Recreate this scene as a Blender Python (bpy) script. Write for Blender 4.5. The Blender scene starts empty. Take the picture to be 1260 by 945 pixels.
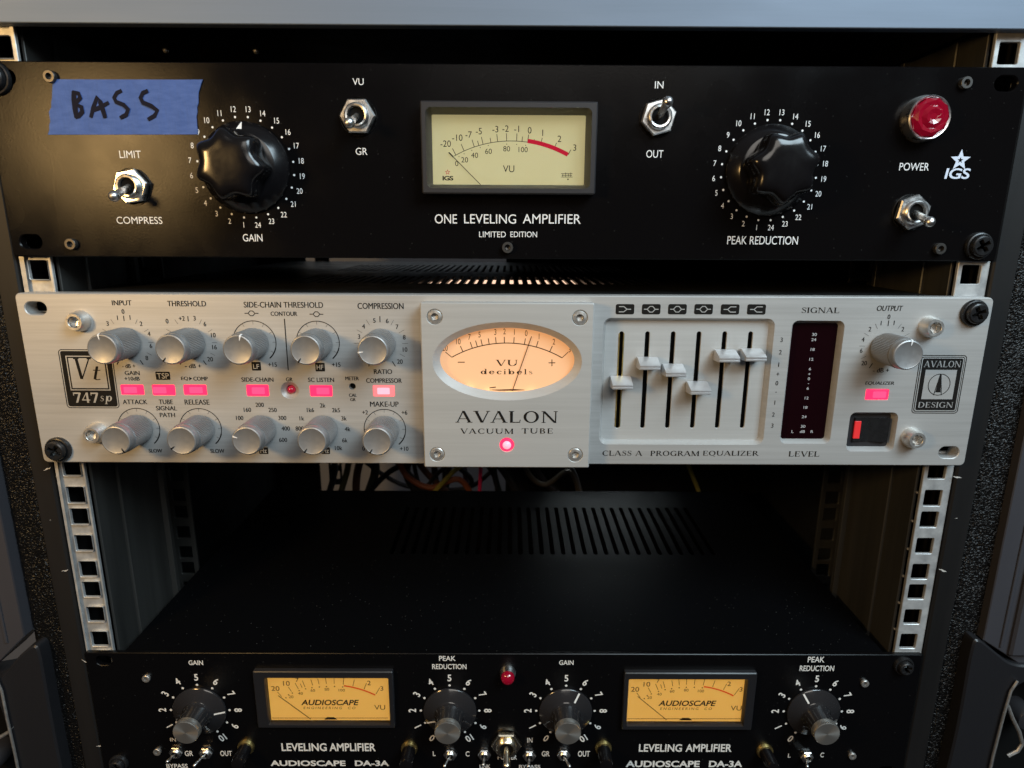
import bpy, bmesh, math, random
from mathutils import Vector, Matrix, geometry
random.seed(7)
SC = bpy.context.scene
COL = SC.collection
MM = 0.001
R_ = math.radians

# ------------------------------------------------------------ camera
cam = bpy.data.cameras.new('camera')
camo = bpy.data.objects.new('camera', cam)
COL.objects.link(camo)
cam.sensor_width = 36.0
cam.lens = 790.0 / 1260.0 * 36.0
cam.clip_start = 0.01
cam.clip_end = 60
cam.dof.use_dof = True
cam.dof.focus_distance = 0.325
cam.dof.aperture_fstop = 14
camo.matrix_world = Matrix(((0.999982, -0.004291, -0.004180, 0.243200), (-0.003057, 0.234610, -0.972085, -0.321300), (0.005152, 0.972080, 0.234593, 0.119800), (0, 0, 0, 1)))
SC.camera = camo

# ------------------------------------------------------------ world and lamps
w = bpy.data.worlds.new('World')
SC.world = w
w.use_nodes = True
wn = w.node_tree
bg = wn.nodes['Background']
tc = wn.nodes.new('ShaderNodeTexCoord')
sep = wn.nodes.new('ShaderNodeSeparateXYZ')
rmp = wn.nodes.new('ShaderNodeValToRGB')
mp = wn.nodes.new('ShaderNodeMapRange')
mp.inputs[1].default_value = -1
mp.inputs[2].default_value = 1
wn.links.new(tc.outputs['Generated'], sep.inputs[0])
wn.links.new(sep.outputs['Z'], mp.inputs[0])
wn.links.new(mp.outputs[0], rmp.inputs[0])
rmp.color_ramp.elements[0].color = (0.02, 0.017, 0.018, 1)
rmp.color_ramp.elements[1].color = (0.32, 0.32, 0.33, 1)
e = rmp.color_ramp.elements.new(0.5)
e.color = (0.07, 0.07, 0.08, 1)
wn.links.new(rmp.outputs[0], bg.inputs[0])
bg.inputs[1].default_value = 0.36


def area(name, loc, target, size, power, col, sy=None):
    l = bpy.data.lights.new(name, 'AREA')
    l.size = size
    if sy:
        l.shape = 'RECTANGLE'
        l.size_y = sy
    l.energy = power
    l.color = col
    o = bpy.data.objects.new(name, l)
    COL.objects.link(o)
    o.location = [c * MM for c in loc]
    d = Vector(target) - Vector(loc)
    o.rotation_euler = d.to_track_quat('-Z', 'Y').to_euler()
    return o


area('desk_lamp', (-176, -395, 205), (110, 0, 70), 0.085, 1.65, (1.0, 0.62, 0.24))
area('ceiling_lamp', (820, -640, 760), (380, 0, 60), 0.5, 13.5, (0.70, 0.89, 1.0))
area('room_lamp', (420, -1500, 1000), (240, 0, 60), 0.8, 9.0, (1.0, 0.94, 0.86))
area('wall_fill_light', (150, 420, 500), (200, 700, -100), 0.3, 0.20, (0.95, 0.95, 1.0))  # unseen fill light, added to brighten the wall behind the rack
area('hidden_gap_fill', (345, 338, 5), (345, 210, -118), 0.10, 0.055, (0.85, 0.97, 1.0), 0.02).data.spread = R_(75)  # added fill light, hidden behind the chassis, for the cables and lower lid

SC.view_settings.view_transform = 'Standard'
SC.view_settings.look = 'None'
SC.view_settings.exposure = 0
SC.view_settings.gamma = 1
SC.view_settings.use_curve_mapping = False
SC.cycles.max_bounces = 8
SC.cycles.sample_clamp_indirect = 4.0

# ------------------------------------------------------------ materials


def mat(name, col, rough=0.5, metal=0.0, spec=0.5, emit=None, es=0.0, coat=0.0, trans=0.0, aniso=0.0, ior=None):
    m = bpy.data.materials.new(name)
    m.use_nodes = True
    b = m.node_tree.nodes['Principled BSDF']
    b.inputs['Base Color'].default_value = (*col, 1)
    b.inputs['Roughness'].default_value = rough
    b.inputs['Metallic'].default_value = metal
    b.inputs['Specular IOR Level'].default_value = spec
    b.inputs['Coat Weight'].default_value = coat
    b.inputs['Transmission Weight'].default_value = trans
    b.inputs['Anisotropic'].default_value = aniso
    if ior:
        b.inputs['IOR'].default_value = ior
    if emit:
        b.inputs['Emission Color'].default_value = (*emit, 1)
        b.inputs['Emission Strength'].default_value = es
    return m


def nodes(m):
    t = m.node_tree
    return t.nodes, t.links, t.nodes['Principled BSDF']


def noise(m, scale, stretch=(1, 1, 1), detail=3.0, rough=0.6):
    N, L, b = nodes(m)
    c = N.new('ShaderNodeTexCoord')
    mp = N.new('ShaderNodeMapping')
    mp.inputs['Scale'].default_value = stretch
    n = N.new('ShaderNodeTexNoise')
    n.inputs['Scale'].default_value = scale
    n.inputs['Detail'].default_value = detail
    n.inputs['Roughness'].default_value = rough
    L.new(c.outputs['Object'], mp.inputs[0])
    L.new(mp.outputs[0], n.inputs['Vector'])
    return n


def add_bump(m, n, strength=0.2, dist=0.0001):
    N, L, b = nodes(m)
    bp = N.new('ShaderNodeBump')
    bp.inputs['Strength'].default_value = strength
    bp.inputs['Distance'].default_value = dist
    L.new(n.outputs[0], bp.inputs['Height'])
    L.new(bp.outputs[0], b.inputs['Normal'])
    return bp


def var_rough(m, n, lo, hi):
    N, L, b = nodes(m)
    r = N.new('ShaderNodeMapRange')
    r.inputs[1].default_value = 0.3
    r.inputs[2].default_value = 0.7
    r.inputs[3].default_value = lo
    r.inputs[4].default_value = hi
    L.new(n.outputs[0], r.inputs[0])
    L.new(r.outputs[0], b.inputs['Roughness'])


def var_col(m, n, c0, c1, lo=0.3, hi=0.7):
    N, L, b = nodes(m)
    r = N.new('ShaderNodeValToRGB')
    r.color_ramp.elements[0].position = lo
    r.color_ramp.elements[1].position = hi
    r.color_ramp.elements[0].color = (*c0, 1)
    r.color_ramp.elements[1].color = (*c1, 1)
    L.new(n.outputs[0], r.inputs[0])
    L.new(r.outputs[0], b.inputs['Base Color'])


def brushed(name, c0, c1, metal=0.75, lo=0.42, hi=0.55):
    m = mat(name, c0, 0.5, metal)
    n = noise(m, 260, (0.035, 1, 1.6), 4, 0.7)
    var_col(m, n, c0, c1)
    n2 = noise(m, 40, (0.2, 1, 1), 3)
    var_rough(m, n2, lo, hi)
    add_bump(m, n, 0.12, 0.00005)
    return m


M_SILVER = brushed('brushed_aluminium', (0.41, 0.405, 0.395), (0.49, 0.485, 0.475), 0.42)
M_PLATE = brushed('satin_aluminium', (0.43, 0.43, 0.42), (0.48, 0.48, 0.47), 0.3)


def black_paint(name, col, rough, gloss, grain, bump, dust=0.5, bdist=0.0001):
    """black lacquer: diffuse under a compact gloss lobe, fine orange peel, a little dust"""
    m = bpy.data.materials.new(name)
    m.use_nodes = True
    t = m.node_tree
    N, L = t.nodes, t.links
    N.remove(N['Principled BSDF'])
    out = N['Material Output']
    c = N.new('ShaderNodeTexCoord')
    n = N.new('ShaderNodeTexNoise')
    n.inputs['Scale'].default_value = grain
    n.inputs['Detail'].default_value = 2
    L.new(c.outputs['Object'], n.inputs['Vector'])
    bp = N.new('ShaderNodeBump')
    bp.inputs['Strength'].default_value = bump
    bp.inputs['Distance'].default_value = bdist
    L.new(n.outputs[0], bp.inputs['Height'])
    v = N.new('ShaderNodeTexVoronoi')
    v.inputs['Scale'].default_value = 260
    L.new(c.outputs['Object'], v.inputs['Vector'])
    r = N.new('ShaderNodeValToRGB')
    r.color_ramp.elements[0].position = 0.035
    r.color_ramp.elements[1].position = 0.075
    r.color_ramp.elements[0].color = (0.10 * dust, 0.10 * dust, 0.095 * dust, 1)
    r.color_ramp.elements[1].color = (*col, 1)
    L.new(v.outputs['Distance'], r.inputs[0])
    d = N.new('ShaderNodeBsdfDiffuse')
    L.new(r.outputs[0], d.inputs['Color'])
    L.new(bp.outputs[0], d.inputs['Normal'])
    g = N.new('ShaderNodeBsdfAnisotropic')
    g.distribution = 'BECKMANN'
    g.inputs['Color'].default_value = (1, 1, 1, 1)
    n2 = N.new('ShaderNodeTexNoise')
    n2.inputs['Scale'].default_value = 35
    n2.inputs['Detail'].default_value = 4
    L.new(c.outputs['Object'], n2.inputs['Vector'])
    mr = N.new('ShaderNodeMapRange')
    mr.inputs[1].default_value = 0.3
    mr.inputs[2].default_value = 0.7
    mr.inputs[3].default_value = rough - 0.035
    mr.inputs[4].default_value = rough + 0.035
    L.new(n2.outputs[0], mr.inputs[0])
    L.new(mr.outputs[0], g.inputs['Roughness'])
    L.new(bp.outputs[0], g.inputs['Normal'])
    f = N.new('ShaderNodeFresnel')
    f.inputs['IOR'].default_value = 1.45
    mu = N.new('ShaderNodeMath')
    mu.operation = 'MULTIPLY'
    mu.inputs[1].default_value = gloss
    L.new(f.outputs[0], mu.inputs[0])
    mx = N.new('ShaderNodeMixShader')
    L.new(mu.outputs[0], mx.inputs[0])
    L.new(d.outputs[0], mx.inputs[1])
    L.new(g.outputs[0], mx.inputs[2])
    L.new(mx.outputs[0], out.inputs['Surface'])
    return m


M_BLACK = black_paint('black_powder_coat', (0.0035, 0.0031, 0.0033), 0.27, 0.27, 1000, 0.5, 0.30, 0.00004)
M_BLACK2 = black_paint('black_satin_paint', (0.0028, 0.0027, 0.0031), 0.36, 0.6, 1200, 0.2, 0.35, 0.00004)
M_CHASSIS = mat('black_chassis_steel', (0.003, 0.0027, 0.0034), 0.55, 0, 0.15)
var_rough(M_CHASSIS, noise(M_CHASSIS, 30), 0.45, 0.65)
M_VENT = mat('vented_cover_steel', (0.010, 0.011, 0.012), 0.45, 0.0, 0.4)
var_rough(M_VENT, noise(M_VENT, 60), 0.38, 0.55)
M_LID = black_paint('black_lid_paint', (0.0028, 0.0029, 0.0034), 0.42, 0.08, 600, 0.3, 0.9, 0.00006)
M_CHROME = mat('chrome', (0.82, 0.81, 0.79), 0.22, 1.0)
var_rough(M_CHROME, noise(M_CHROME, 300), 0.22, 0.40)
M_CHROMEW = mat('worn_nickel', (0.78, 0.70, 0.55), 0.24, 1.0)
M_STEEL = mat('bolt_steel', (0.62, 0.60, 0.57), 0.36, 0.85)
var_rough(M_STEEL, noise(M_STEEL, 500), 0.28, 0.5)
M_BRASS = mat('brass', (0.85, 0.64, 0.24), 0.34, 1.0)
var_rough(M_BRASS, noise(M_BRASS, 400), 0.28, 0.44)
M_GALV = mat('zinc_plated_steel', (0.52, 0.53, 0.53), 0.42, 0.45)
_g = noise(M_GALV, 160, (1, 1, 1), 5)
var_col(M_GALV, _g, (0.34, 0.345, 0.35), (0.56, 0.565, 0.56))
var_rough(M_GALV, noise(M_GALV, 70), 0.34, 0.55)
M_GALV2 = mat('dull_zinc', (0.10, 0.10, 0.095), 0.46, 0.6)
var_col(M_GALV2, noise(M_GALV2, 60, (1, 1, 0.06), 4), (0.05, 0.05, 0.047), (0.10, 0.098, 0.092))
M_BAKE = mat('glossy_black_bakelite', (0.005, 0.0045, 0.005), 0.18, 0, 0.42)
var_rough(M_BAKE, noise(M_BAKE, 80), 0.15, 0.25)
M_PLASTIC = mat('dark_grey_plastic', (0.022, 0.021, 0.023), 0.42, 0, 0.4)
add_bump(M_PLASTIC, noise(M_PLASTIC, 1500, detail=1), 0.3, 0.00008)
M_SCREW = mat('black_oxide_steel', (0.018, 0.018, 0.019), 0.28, 0.35, 0.6)
var_rough(M_SCREW, noise(M_SCREW, 400), 0.2, 0.4)
M_BOLTDK = mat('dark_burnished_steel', (0.075, 0.07, 0.066), 0.40, 0.7)
M_HOLE = mat('dark_recess', (0.004, 0.004, 0.004), 0.8, 0, 0.1)
M_KNOB = mat('knurled_aluminium', (0.26, 0.26, 0.262), 0.40, 0.6)
var_rough(M_KNOB, noise(M_KNOB, 200), 0.34, 0.48)
M_FACE = mat('spun_aluminium', (0.31, 0.31, 0.312), 0.42, 0.6)
var_rough(M_FACE, noise(M_FACE, 350), 0.38, 0.5)
M_WHITE = mat('white_ink', (0.74, 0.74, 0.74), 0.6, 0, 0.3)
M_OFFWHITE = mat('cream_ink', (0.72, 0.70, 0.66), 0.6, 0, 0.3)
M_INK = mat('black_ink', (0.010, 0.009, 0.008), 0.6, 0, 0.12)
M_INKB = mat('blue_white_ink', (0.60, 0.66, 0.78), 0.6, 0, 0.3)
M_TICK = mat('dark_scale_ink', (0.02, 0.016, 0.012), 0.9, 0, 0.0)
M_REDINK = mat('red_scale_ink', (0.42, 0.012, 0.03), 0.8, 0, 0.0, (0.5, 0.01, 0.03), 0.25)
M_REDINK2 = mat('orange_red_scale_ink', (0.50, 0.05, 0.01), 0.8, 0, 0.0, (0.55, 0.06, 0.01), 0.35)
M_DIALC = mat('cream_lit_dial', (0.42, 0.39, 0.24), 0.8, 0, 0.1, (0.66, 0.57, 0.27), 0.44)
M_DIALO = mat('peach_lit_dial', (0.42, 0.31, 0.21), 0.8, 0, 0.1, (1.0, 0.44, 0.175), 0.61)
M_DIALA = mat('amber_lit_dial', (0.28, 0.17, 0.05), 0.8, 0, 0.1, (0.85, 0.42, 0.075), 0.58)
M_LED = mat('lit_pink_button', (0.16, 0.005, 0.02), 0.30, 0, 0.5, (1.0, 0.016, 0.068), 2.5)
M_LEDHOT = mat('lit_button_core', (0.2, 0.02, 0.04), 0.30, 0, 0.5, (1.0, 0.034, 0.10), 2.5)
M_LEDPALE = mat('pale_lit_button', (0.3, 0.06, 0.06), 0.30, 0, 0.5, (1.0, 0.12, 0.13), 1.9)
M_LEDWHITE = mat('bright_lamp_core', (0.5, 0.3, 0.4), 0.3, 0, 0.5, (1.0, 0.20, 0.25), 1.75)
M_LEDDIM = mat('faint_glow_red_led', (0.30, 0.01, 0.03), 0.12, 0, 0.6, (0.6, 0.01, 0.05), 0.25)  # the LED is off; a faint glow is added to its material
M_JEWEL = mat('red_glass_jewel', (0.17, 0.001, 0.010), 0.07, 0, 0.8, (0.75, 0.006, 0.05), 0.13, coat=0.6)
M_SWITCHRED = mat('red_switch_mark', (0.60, 0.03, 0.03), 0.4, 0, 0.5, (0.8, 0.02, 0.03), 0.25)
M_ACRYL = mat('dark_red_acrylic', (0.007, 0.001, 0.002), 0.12, 0, 0.4)
M_LUCITE = mat('smoked_knob_skirt', (0.018, 0.017, 0.018), 0.13, 0, 0.6, coat=0.2)
M_TAPE = mat('blue_masking_tape', (0.03, 0.10, 0.46), 0.7, 0, 0.15)
_t = noise(M_TAPE, 140, (1.0, 1, 3.0), 5)
var_col(M_TAPE, _t, (0.050, 0.098, 0.29), (0.075, 0.135, 0.37))
add_bump(M_TAPE, noise(M_TAPE, 420, (1, 1, .25), 4), 0.8, 0.0003)
M_MARKER = mat('black_marker_ink', (0.010, 0.010, 0.018), 0.8, 0, 0.1)
M_LIP = mat('dark_stained_edge', (0.011, 0.010, 0.010), 0.55, 0, 0.35)
var_col(M_LIP, noise(M_LIP, 60, (1, 1, 0.1), 5), (0.004, 0.0038, 0.004), (0.010, 0.009, 0.0088))
M_CHIP = mat('bare_chipped_paint', (0.50, 0.48, 0.45), 0.6)
M_TOLEX = mat('glittering_textured_paint', (0.0042, 0.004, 0.004), 0.30, 0, 0.24)
add_bump(M_TOLEX, noise(M_TOLEX, 1100, detail=2, rough=0.7), 0.6, 0.0006)
M_VALANCE = mat('grey_extruded_trim', (0.060, 0.059, 0.068), 0.42, 0.3)
var_rough(M_VALANCE, noise(M_VALANCE, 50, (1, 1, .1)), 0.36, 0.52)
M_HOUSING = mat('moulded_black_plastic', (0.013, 0.013, 0.015), 0.38, 0, 0.45)
add_bump(M_HOUSING, noise(M_HOUSING, 700), 0.3, 0.0002)
M_SLAB = brushed('blue_reflection_aluminium', (0.15, 0.19, 0.25), (0.16, 0.20, 0.265), 0.25, 0.5, 0.62)  # bluish reflection of the cool light is put into the base colour
M_WALL = mat('pale_wall_paint', (0.42, 0.42, 0.43), 0.8)
var_col(M_WALL, noise(M_WALL, 5), (0.38, 0.38, 0.39), (0.46, 0.46, 0.47))
M_INNER = mat('black_cabinet_lining', (0.006, 0.006, 0.0065), 0.7, 0, 0.25)
var_rough(M_INNER, noise(M_INNER, 30), 0.55, 0.8)
M_TUBE = mat('glowing_valve', (0.6, 0.4, 0.2), 0.3, 0, 0.5, (1.0, 0.66, 0.46), 1.3)
M_FADER = mat('satin_fader_metal', (0.58, 0.58, 0.59), 0.36, 0.6)
var_rough(M_FADER, noise(M_FADER, 300), 0.3, 0.44)
M_PCB = mat('circuit_board', (0.25, 0.05, 0.03), 0.5, 0, 0.4)
M_GLASS = mat('meter_glass', (1, 1, 1), 0.03, 0, 0.5, trans=1.0, ior=1.03)

# ------------------------------------------------------------ mesh builder


class MB:
    """collects polygons in millimetres: X right, Y into the rack, Z up"""

    def __init__(self):
        self.v = []
        self.f = []
        self.mi = []
        self.cur = 0

    def poly(self, pts):
        i = len(self.v)
        self.v += [tuple(p) for p in pts]
        self.f.append(list(range(i, i + len(pts))))
        self.mi.append(self.cur)

    def grid(self, rows, close=False):
        i = len(self.v)
        n = len(rows[0])
        for r in rows:
            self.v += [tuple(p) for p in r]
        for a in range(len(rows) - 1):
            for b in range(n if close else n - 1):
                c = (b + 1) % n
                self.f.append([i + a * n + b, i + (a + 1) * n + b, i + (a + 1) * n + c, i + a * n + c])
                self.mi.append(self.cur)

    def lathe(self, prof, n=32, c=(0, 0, 0), rad=None, a0=0.0, cap=True):
        """prof: (radius, height out of the panel); axis points to -Y"""
        rows = []
        for k, (r, h) in enumerate(prof):
            row = []
            for j in range(n):
                a = a0 + 2 * math.pi * j / n
                rr = rad(a, k, r) if rad else r
                row.append((c[0] + rr * math.cos(a), c[1] - h, c[2] + rr * math.sin(a)))
            rows.append(row)
        self.grid(rows, True)
        if cap and prof[-1][0] > 1e-6:
            self.poly(rows[-1])

    def box(self, x0, x1, y0, y1, z0, z1, b=0.0):
        if b <= 0:
            p = [(x, y, z) for x in (x0, x1) for y in (y0, y1) for z in (z0, z1)]
            for q in ((0, 1, 3, 2), (4, 6, 7, 5), (0, 4, 5, 1), (2, 3, 7, 6), (0, 2, 6, 4), (1, 5, 7, 3)):
                self.poly([p[k] for k in q])
        else:
            self.plate(rrect(x0, z0, x1, z1, b), [], y0, y1, b)

    def plate(self, outer, holes, y0, y1, bev=0.0, hbev=None):
        """flat sheet with holes, front at y0 (towards the viewer), back at y1; loops of (x, z)"""
        loops = [outer] + list(holes)
        fr = []
        for k, lp in enumerate(loops):
            if area2(lp) < 0:
                lp = lp[::-1]
            if k:
                lp = lp[::-1]
            loops[k] = lp
            hb = bev if k == 0 else (hbev[k - 1] if hbev else bev)
            wd, dp = hb if isinstance(hb, tuple) else (hb, hb)
            fr.append((offset(lp, wd) if wd else lp, dp, wd))
        flat = [Vector((p[0], p[1], 0)) for lp, _, _ in fr for p in lp]
        tris = geometry.tessellate_polygon([[Vector((p[0], p[1], 0)) for p in lp] for lp, _, _ in fr])
        i = len(self.v)
        self.v += [(p.x, y0, p.y) for p in flat]
        for t in tris:
            a, b, c = (flat[k] for k in t)
            s = (b - a).cross(c - a).z
            t = list(t) if s > 0 else list(t)[::-1]
            self.f.append([i + k for k in t])
            self.mi.append(self.cur)
        for (lf, dp, wd), lp in zip(fr, loops):
            rows = [[(p[0], y0, p[1]) for p in lf]]
            if wd:
                rows.append([(p[0], y0 + dp, p[1]) for p in lp])
            rows.append([(p[0], y1, p[1]) for p in lp])
            self.grid(rows[::-1], True)
        flat2 = [Vector((p[0], p[1], 0)) for lp in loops for p in lp]
        tris = geometry.tessellate_polygon([[Vector((p[0], p[1], 0)) for p in lp] for lp in loops])
        i = len(self.v)
        self.v += [(p.x, y1, p.y) for p in flat2]
        for t in tris:
            a, b, c = (flat2[k] for k in t)
            s = (b - a).cross(c - a).z
            t = list(t) if s < 0 else list(t)[::-1]
            self.f.append([i + k for k in t])
            self.mi.append(self.cur)

    def tube(self, pts, r, n=8):
        pts = [Vector(p) for p in pts]
        rows = []
        up = None
        for k, p in enumerate(pts):
            d = (pts[min(k + 1, len(pts) - 1)] - pts[max(k - 1, 0)]).normalized()
            if up is None:
                up = Vector((0, 0, 1)) if abs(d.z) < 0.9 else Vector((1, 0, 0))
            s = d.cross(up).normalized()
            up = s.cross(d)
            rr = r[k] if isinstance(r, (list, tuple)) else r
            rows.append([p + (s * math.cos(2 * math.pi * j / n) + up * math.sin(2 * math.pi * j / n)) * rr for j in range(n)])
        self.grid(rows, True)
        self.poly(rows[0])
        self.poly(rows[-1][::-1])

    def ball(self, c, r, n=14, m=8):
        rows = []
        for a in range(m + 1):
            t = math.pi * a / m
            rr = max(r * math.sin(t), 1e-4)
            rows.append([(c[0] + rr * math.cos(2 * math.pi * j / n), c[1] - r * math.cos(t), c[2] + rr * math.sin(2 * math.pi * j / n)) for j in range(n)])
        self.grid(rows, True)

    def obj(self, name, m, parent=None, loc=(0, 0, 0), smooth=35, normals=True):
        """loc in mm, world; the vertices are relative to loc"""
        me = bpy.data.meshes.new(name)
        me.from_pydata([(a * MM, b * MM, c * MM) for a, b, c in self.v], [], self.f)
        ms = m if isinstance(m, (list, tuple)) else [m]
        for x in ms:
            me.materials.append(x)
        if len(ms) > 1:
            me.polygons.foreach_set('material_index', self.mi)
        if normals:
            bm = bmesh.new()
            bm.from_mesh(me)
            bmesh.ops.remove_doubles(bm, verts=bm.verts, dist=1e-7)
            bmesh.ops.recalc_face_normals(bm, faces=bm.faces)
            bm.to_mesh(me)
            bm.free()
        if smooth:
            me.polygons.foreach_set('use_smooth', [True] * len(me.polygons))
            me.set_sharp_from_angle(angle=R_(smooth))
        me.update()
        o = bpy.data.objects.new(name, me)
        COL.objects.link(o)
        place(o, parent, loc)
        return o


WL = {}


def place(o, parent, loc):
    WL[o.name] = Vector(loc)
    if parent:
        o.parent = parent
        o.location = (Vector(loc) - WL[parent.name]) * MM
    else:
        o.location = Vector(loc) * MM


def thing(name, label, cat, loc=(0, 0, 0), group=None):
    o = bpy.data.objects.new(name, None)
    o.empty_display_size = 0.02
    COL.objects.link(o)
    place(o, None, loc)
    tag(o, label, cat, group)
    return o


def tag(o, label, cat, group=None):
    o['label'] = label
    o['category'] = cat
    if group:
        o['group'] = group
    return o


def dup(src, parent, loc):
    """copy of a part with its sub-parts, hung under parent"""
    c = src.copy()
    COL.objects.link(c)
    place(c, parent, loc)
    for ch in src.children:
        d = ch.copy()
        COL.objects.link(d)
        place(d, c, WL[ch.name] - WL[src.name] + Vector(loc))
    return c


def area2(lp):
    return sum(lp[i - 1][0] * lp[i][1] - lp[i][0] * lp[i - 1][1] for i in range(len(lp)))


def offset(lp, d):
    """move a loop to the left of its direction by d"""
    out = []
    n = len(lp)
    for i in range(n):
        a, b, c = Vector(lp[i - 1]), Vector(lp[i]), Vector(lp[(i + 1) % n])
        d1, d2 = (b - a).normalized(), (c - b).normalized()
        n1, n2 = Vector((-d1.y, d1.x)), Vector((-d2.y, d2.x))
        m = n1 + n2
        if m.length < 1e-6:
            m = n1
        m.normalize()
        k = d / max(0.35, m.dot(n1))
        out.append((b.x + m.x * k, b.y + m.y * k))
    return out


def rrect(x0, z0, x1, z1, r, n=5):
    out = []
    for cx, cz, a in ((x1 - r, z1 - r, 0), (x0 + r, z1 - r, 90), (x0 + r, z0 + r, 180), (x1 - r, z0 + r, 270)):
        for k in range(n + 1):
            t = R_(a + 90 * k / n)
            out.append((cx + r * math.cos(t), cz + r * math.sin(t)))
    return out


def soften(lp, times=3):
    """round the corners of a loop"""
    for _ in range(times):
        out = []
        for i in range(len(lp)):
            a, b = lp[i - 1], lp[i]
            out.append((a[0] * .8 + b[0] * .2, a[1] * .8 + b[1] * .2))
            out.append((a[0] * .2 + b[0] * .8, a[1] * .2 + b[1] * .8))
        lp = out
    return lp


def circ(x, z, r, n=24, rz=None):
    return [(x + r * math.cos(2 * math.pi * k / n), z + (rz or r) * math.sin(2 * math.pi * k / n)) for k in range(n)]


def slot(x, z, w, h, n=6):
    return rrect(x - w / 2, z - h / 2, x + w / 2, z + h / 2, min(w, h) / 2 - 0.01, n)


# ------------------------------------------------------------ lettering
_tc = {}


def glyphs(s, shear=0.0, bold=0.0, space=1.0):
    key = (s, shear, bold, space)
    if key in _tc:
        return _tc[key]
    cu = bpy.data.curves.new('t', 'FONT')
    cu.body = s
    cu.size = 1
    cu.shear = shear
    cu.offset = bold
    cu.space_character = space
    cu.resolution_u = 4
    ob = bpy.data.objects.new('t', cu)
    COL.objects.link(ob)
    me = bpy.data.meshes.new_from_object(ob.evaluated_get(bpy.context.evaluated_depsgraph_get()))
    vs = [(v.co.x, v.co.y) for v in me.vertices]
    fs = [list(p.vertices) for p in me.polygons]
    bpy.data.objects.remove(ob)
    bpy.data.curves.remove(cu)
    bpy.data.meshes.remove(me)
    xs = [v[0] for v in vs]
    ys = [v[1] for v in vs]
    _tc[key] = (vs, fs, min(xs), max(xs), min(ys), max(ys))
    return _tc[key]


def sans(mb, s, box, Y, shear=0.0, bold=0.0, space=1.0):
    """write s to fill box = (centre x, centre z, width, height)"""
    vs, fs, x0, x1, y0, y1 = glyphs(s, shear, bold, space)
    cx, cz, W, H = box
    i = len(mb.v)
    for x, y in vs:
        mb.v.append((cx + ((x - x0) / (x1 - x0) - 0.5) * W, Y, cz + ((y - y0) / (y1 - y0) - 0.5) * H))
    for f in fs:
        mb.f.append([i + k for k in f])
        mb.mi.append(mb.cur)


def num(mb, s, c, h, Y, rot=0.0, sx=0.9, bold=0.0, shear=0.0):
    """write s with cap height h centred on c, turned by rot degrees"""
    vs, fs, x0, x1, y0, y1 = glyphs(s, shear, bold)
    k = h / 0.70
    ca, sa = math.cos(R_(rot)), math.sin(R_(rot))
    i = len(mb.v)
    for x, y in vs:
        u = (x - (x0 + x1) / 2) * k * sx
        v = (y - 0.35) * k if s not in '-+.' else (y - (y0 + y1) / 2) * k
        mb.v.append((c[0] + u * ca - v * sa, Y, c[1] + u * sa + v * ca))
    for f in fs:
        mb.f.append([i + q for q in f])
        mb.mi.append(mb.cur)


# a roman face with thick and thin strokes, cap height 1
TK, TN = 0.17, 0.07


def _rect(x0, y0, x1, y1):
    return [(x0, y0), (x1, y0), (x1, y1), (x0, y1)]


def _stem(x, w, y0=0.0, y1=1.0):
    return [_rect(x - w / 2, y0, x + w / 2, y1)]


def _diag(x0, y0, x1, y1, w):
    return [[(x0 - w / 2, y0), (x0 + w / 2, y0), (x1 + w / 2, y1), (x1 - w / 2, y1)]]


def _ser(x, y, w):
    return [_rect(x - w / 2, y, x + w / 2, y + 0.05) if y < 0.5 else _rect(x - w / 2, y - 0.05, x + w / 2, y)]


def _arc(cx, cy, rx, ry, a0, a1, T=TK, t=TN, n=16):
    out = []
    for k in range(n):
        p = R_(a0 + (a1 - a0) * k / n)
        q = R_(a0 + (a1 - a0) * (k + 1) / n)
        out.append([(cx + rx * math.cos(p), cy + ry * math.sin(p)), (cx + rx * math.cos(q), cy + ry * math.sin(q)),
                    (cx + (rx - T) * math.cos(q), cy + (ry - t) * math.sin(q)), (cx + (rx - T) * math.cos(p), cy + (ry - t) * math.sin(p))])
    return out


def _sweep(pts, ws):
    out = []
    L = []
    for i, p in enumerate(pts):
        a, b = Vector(pts[max(i - 1, 0)]), Vector(pts[min(i + 1, len(pts) - 1)])
        d = (b - a).normalized()
        nn = Vector((-d.y, d.x)) * ws[i] / 2
        L.append((Vector(p) + nn, Vector(p) - nn))
    for a, b in zip(L, L[1:]):
        out.append([tuple(a[0]), tuple(b[0]), tuple(b[1]), tuple(a[1])])
    return out


def _S(s=1.0):
    pts = [(.56, .80), (.50, .93), (.36, .975), (.20, .92), (.13, .79), (.18, .65), (.32, .56), (.46, .47), (.56, .36), (.575, .22), (.49, .08), (.33, .025), (.17, .07), (.10, .24)]
    ws = [.05, .05, .05, .07, .10, .12, .14, .15, .13, .10, .07, .05, .05, .05]
    return _sweep([(x * s, y * s) for x, y in pts], [q * s for q in ws])


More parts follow.
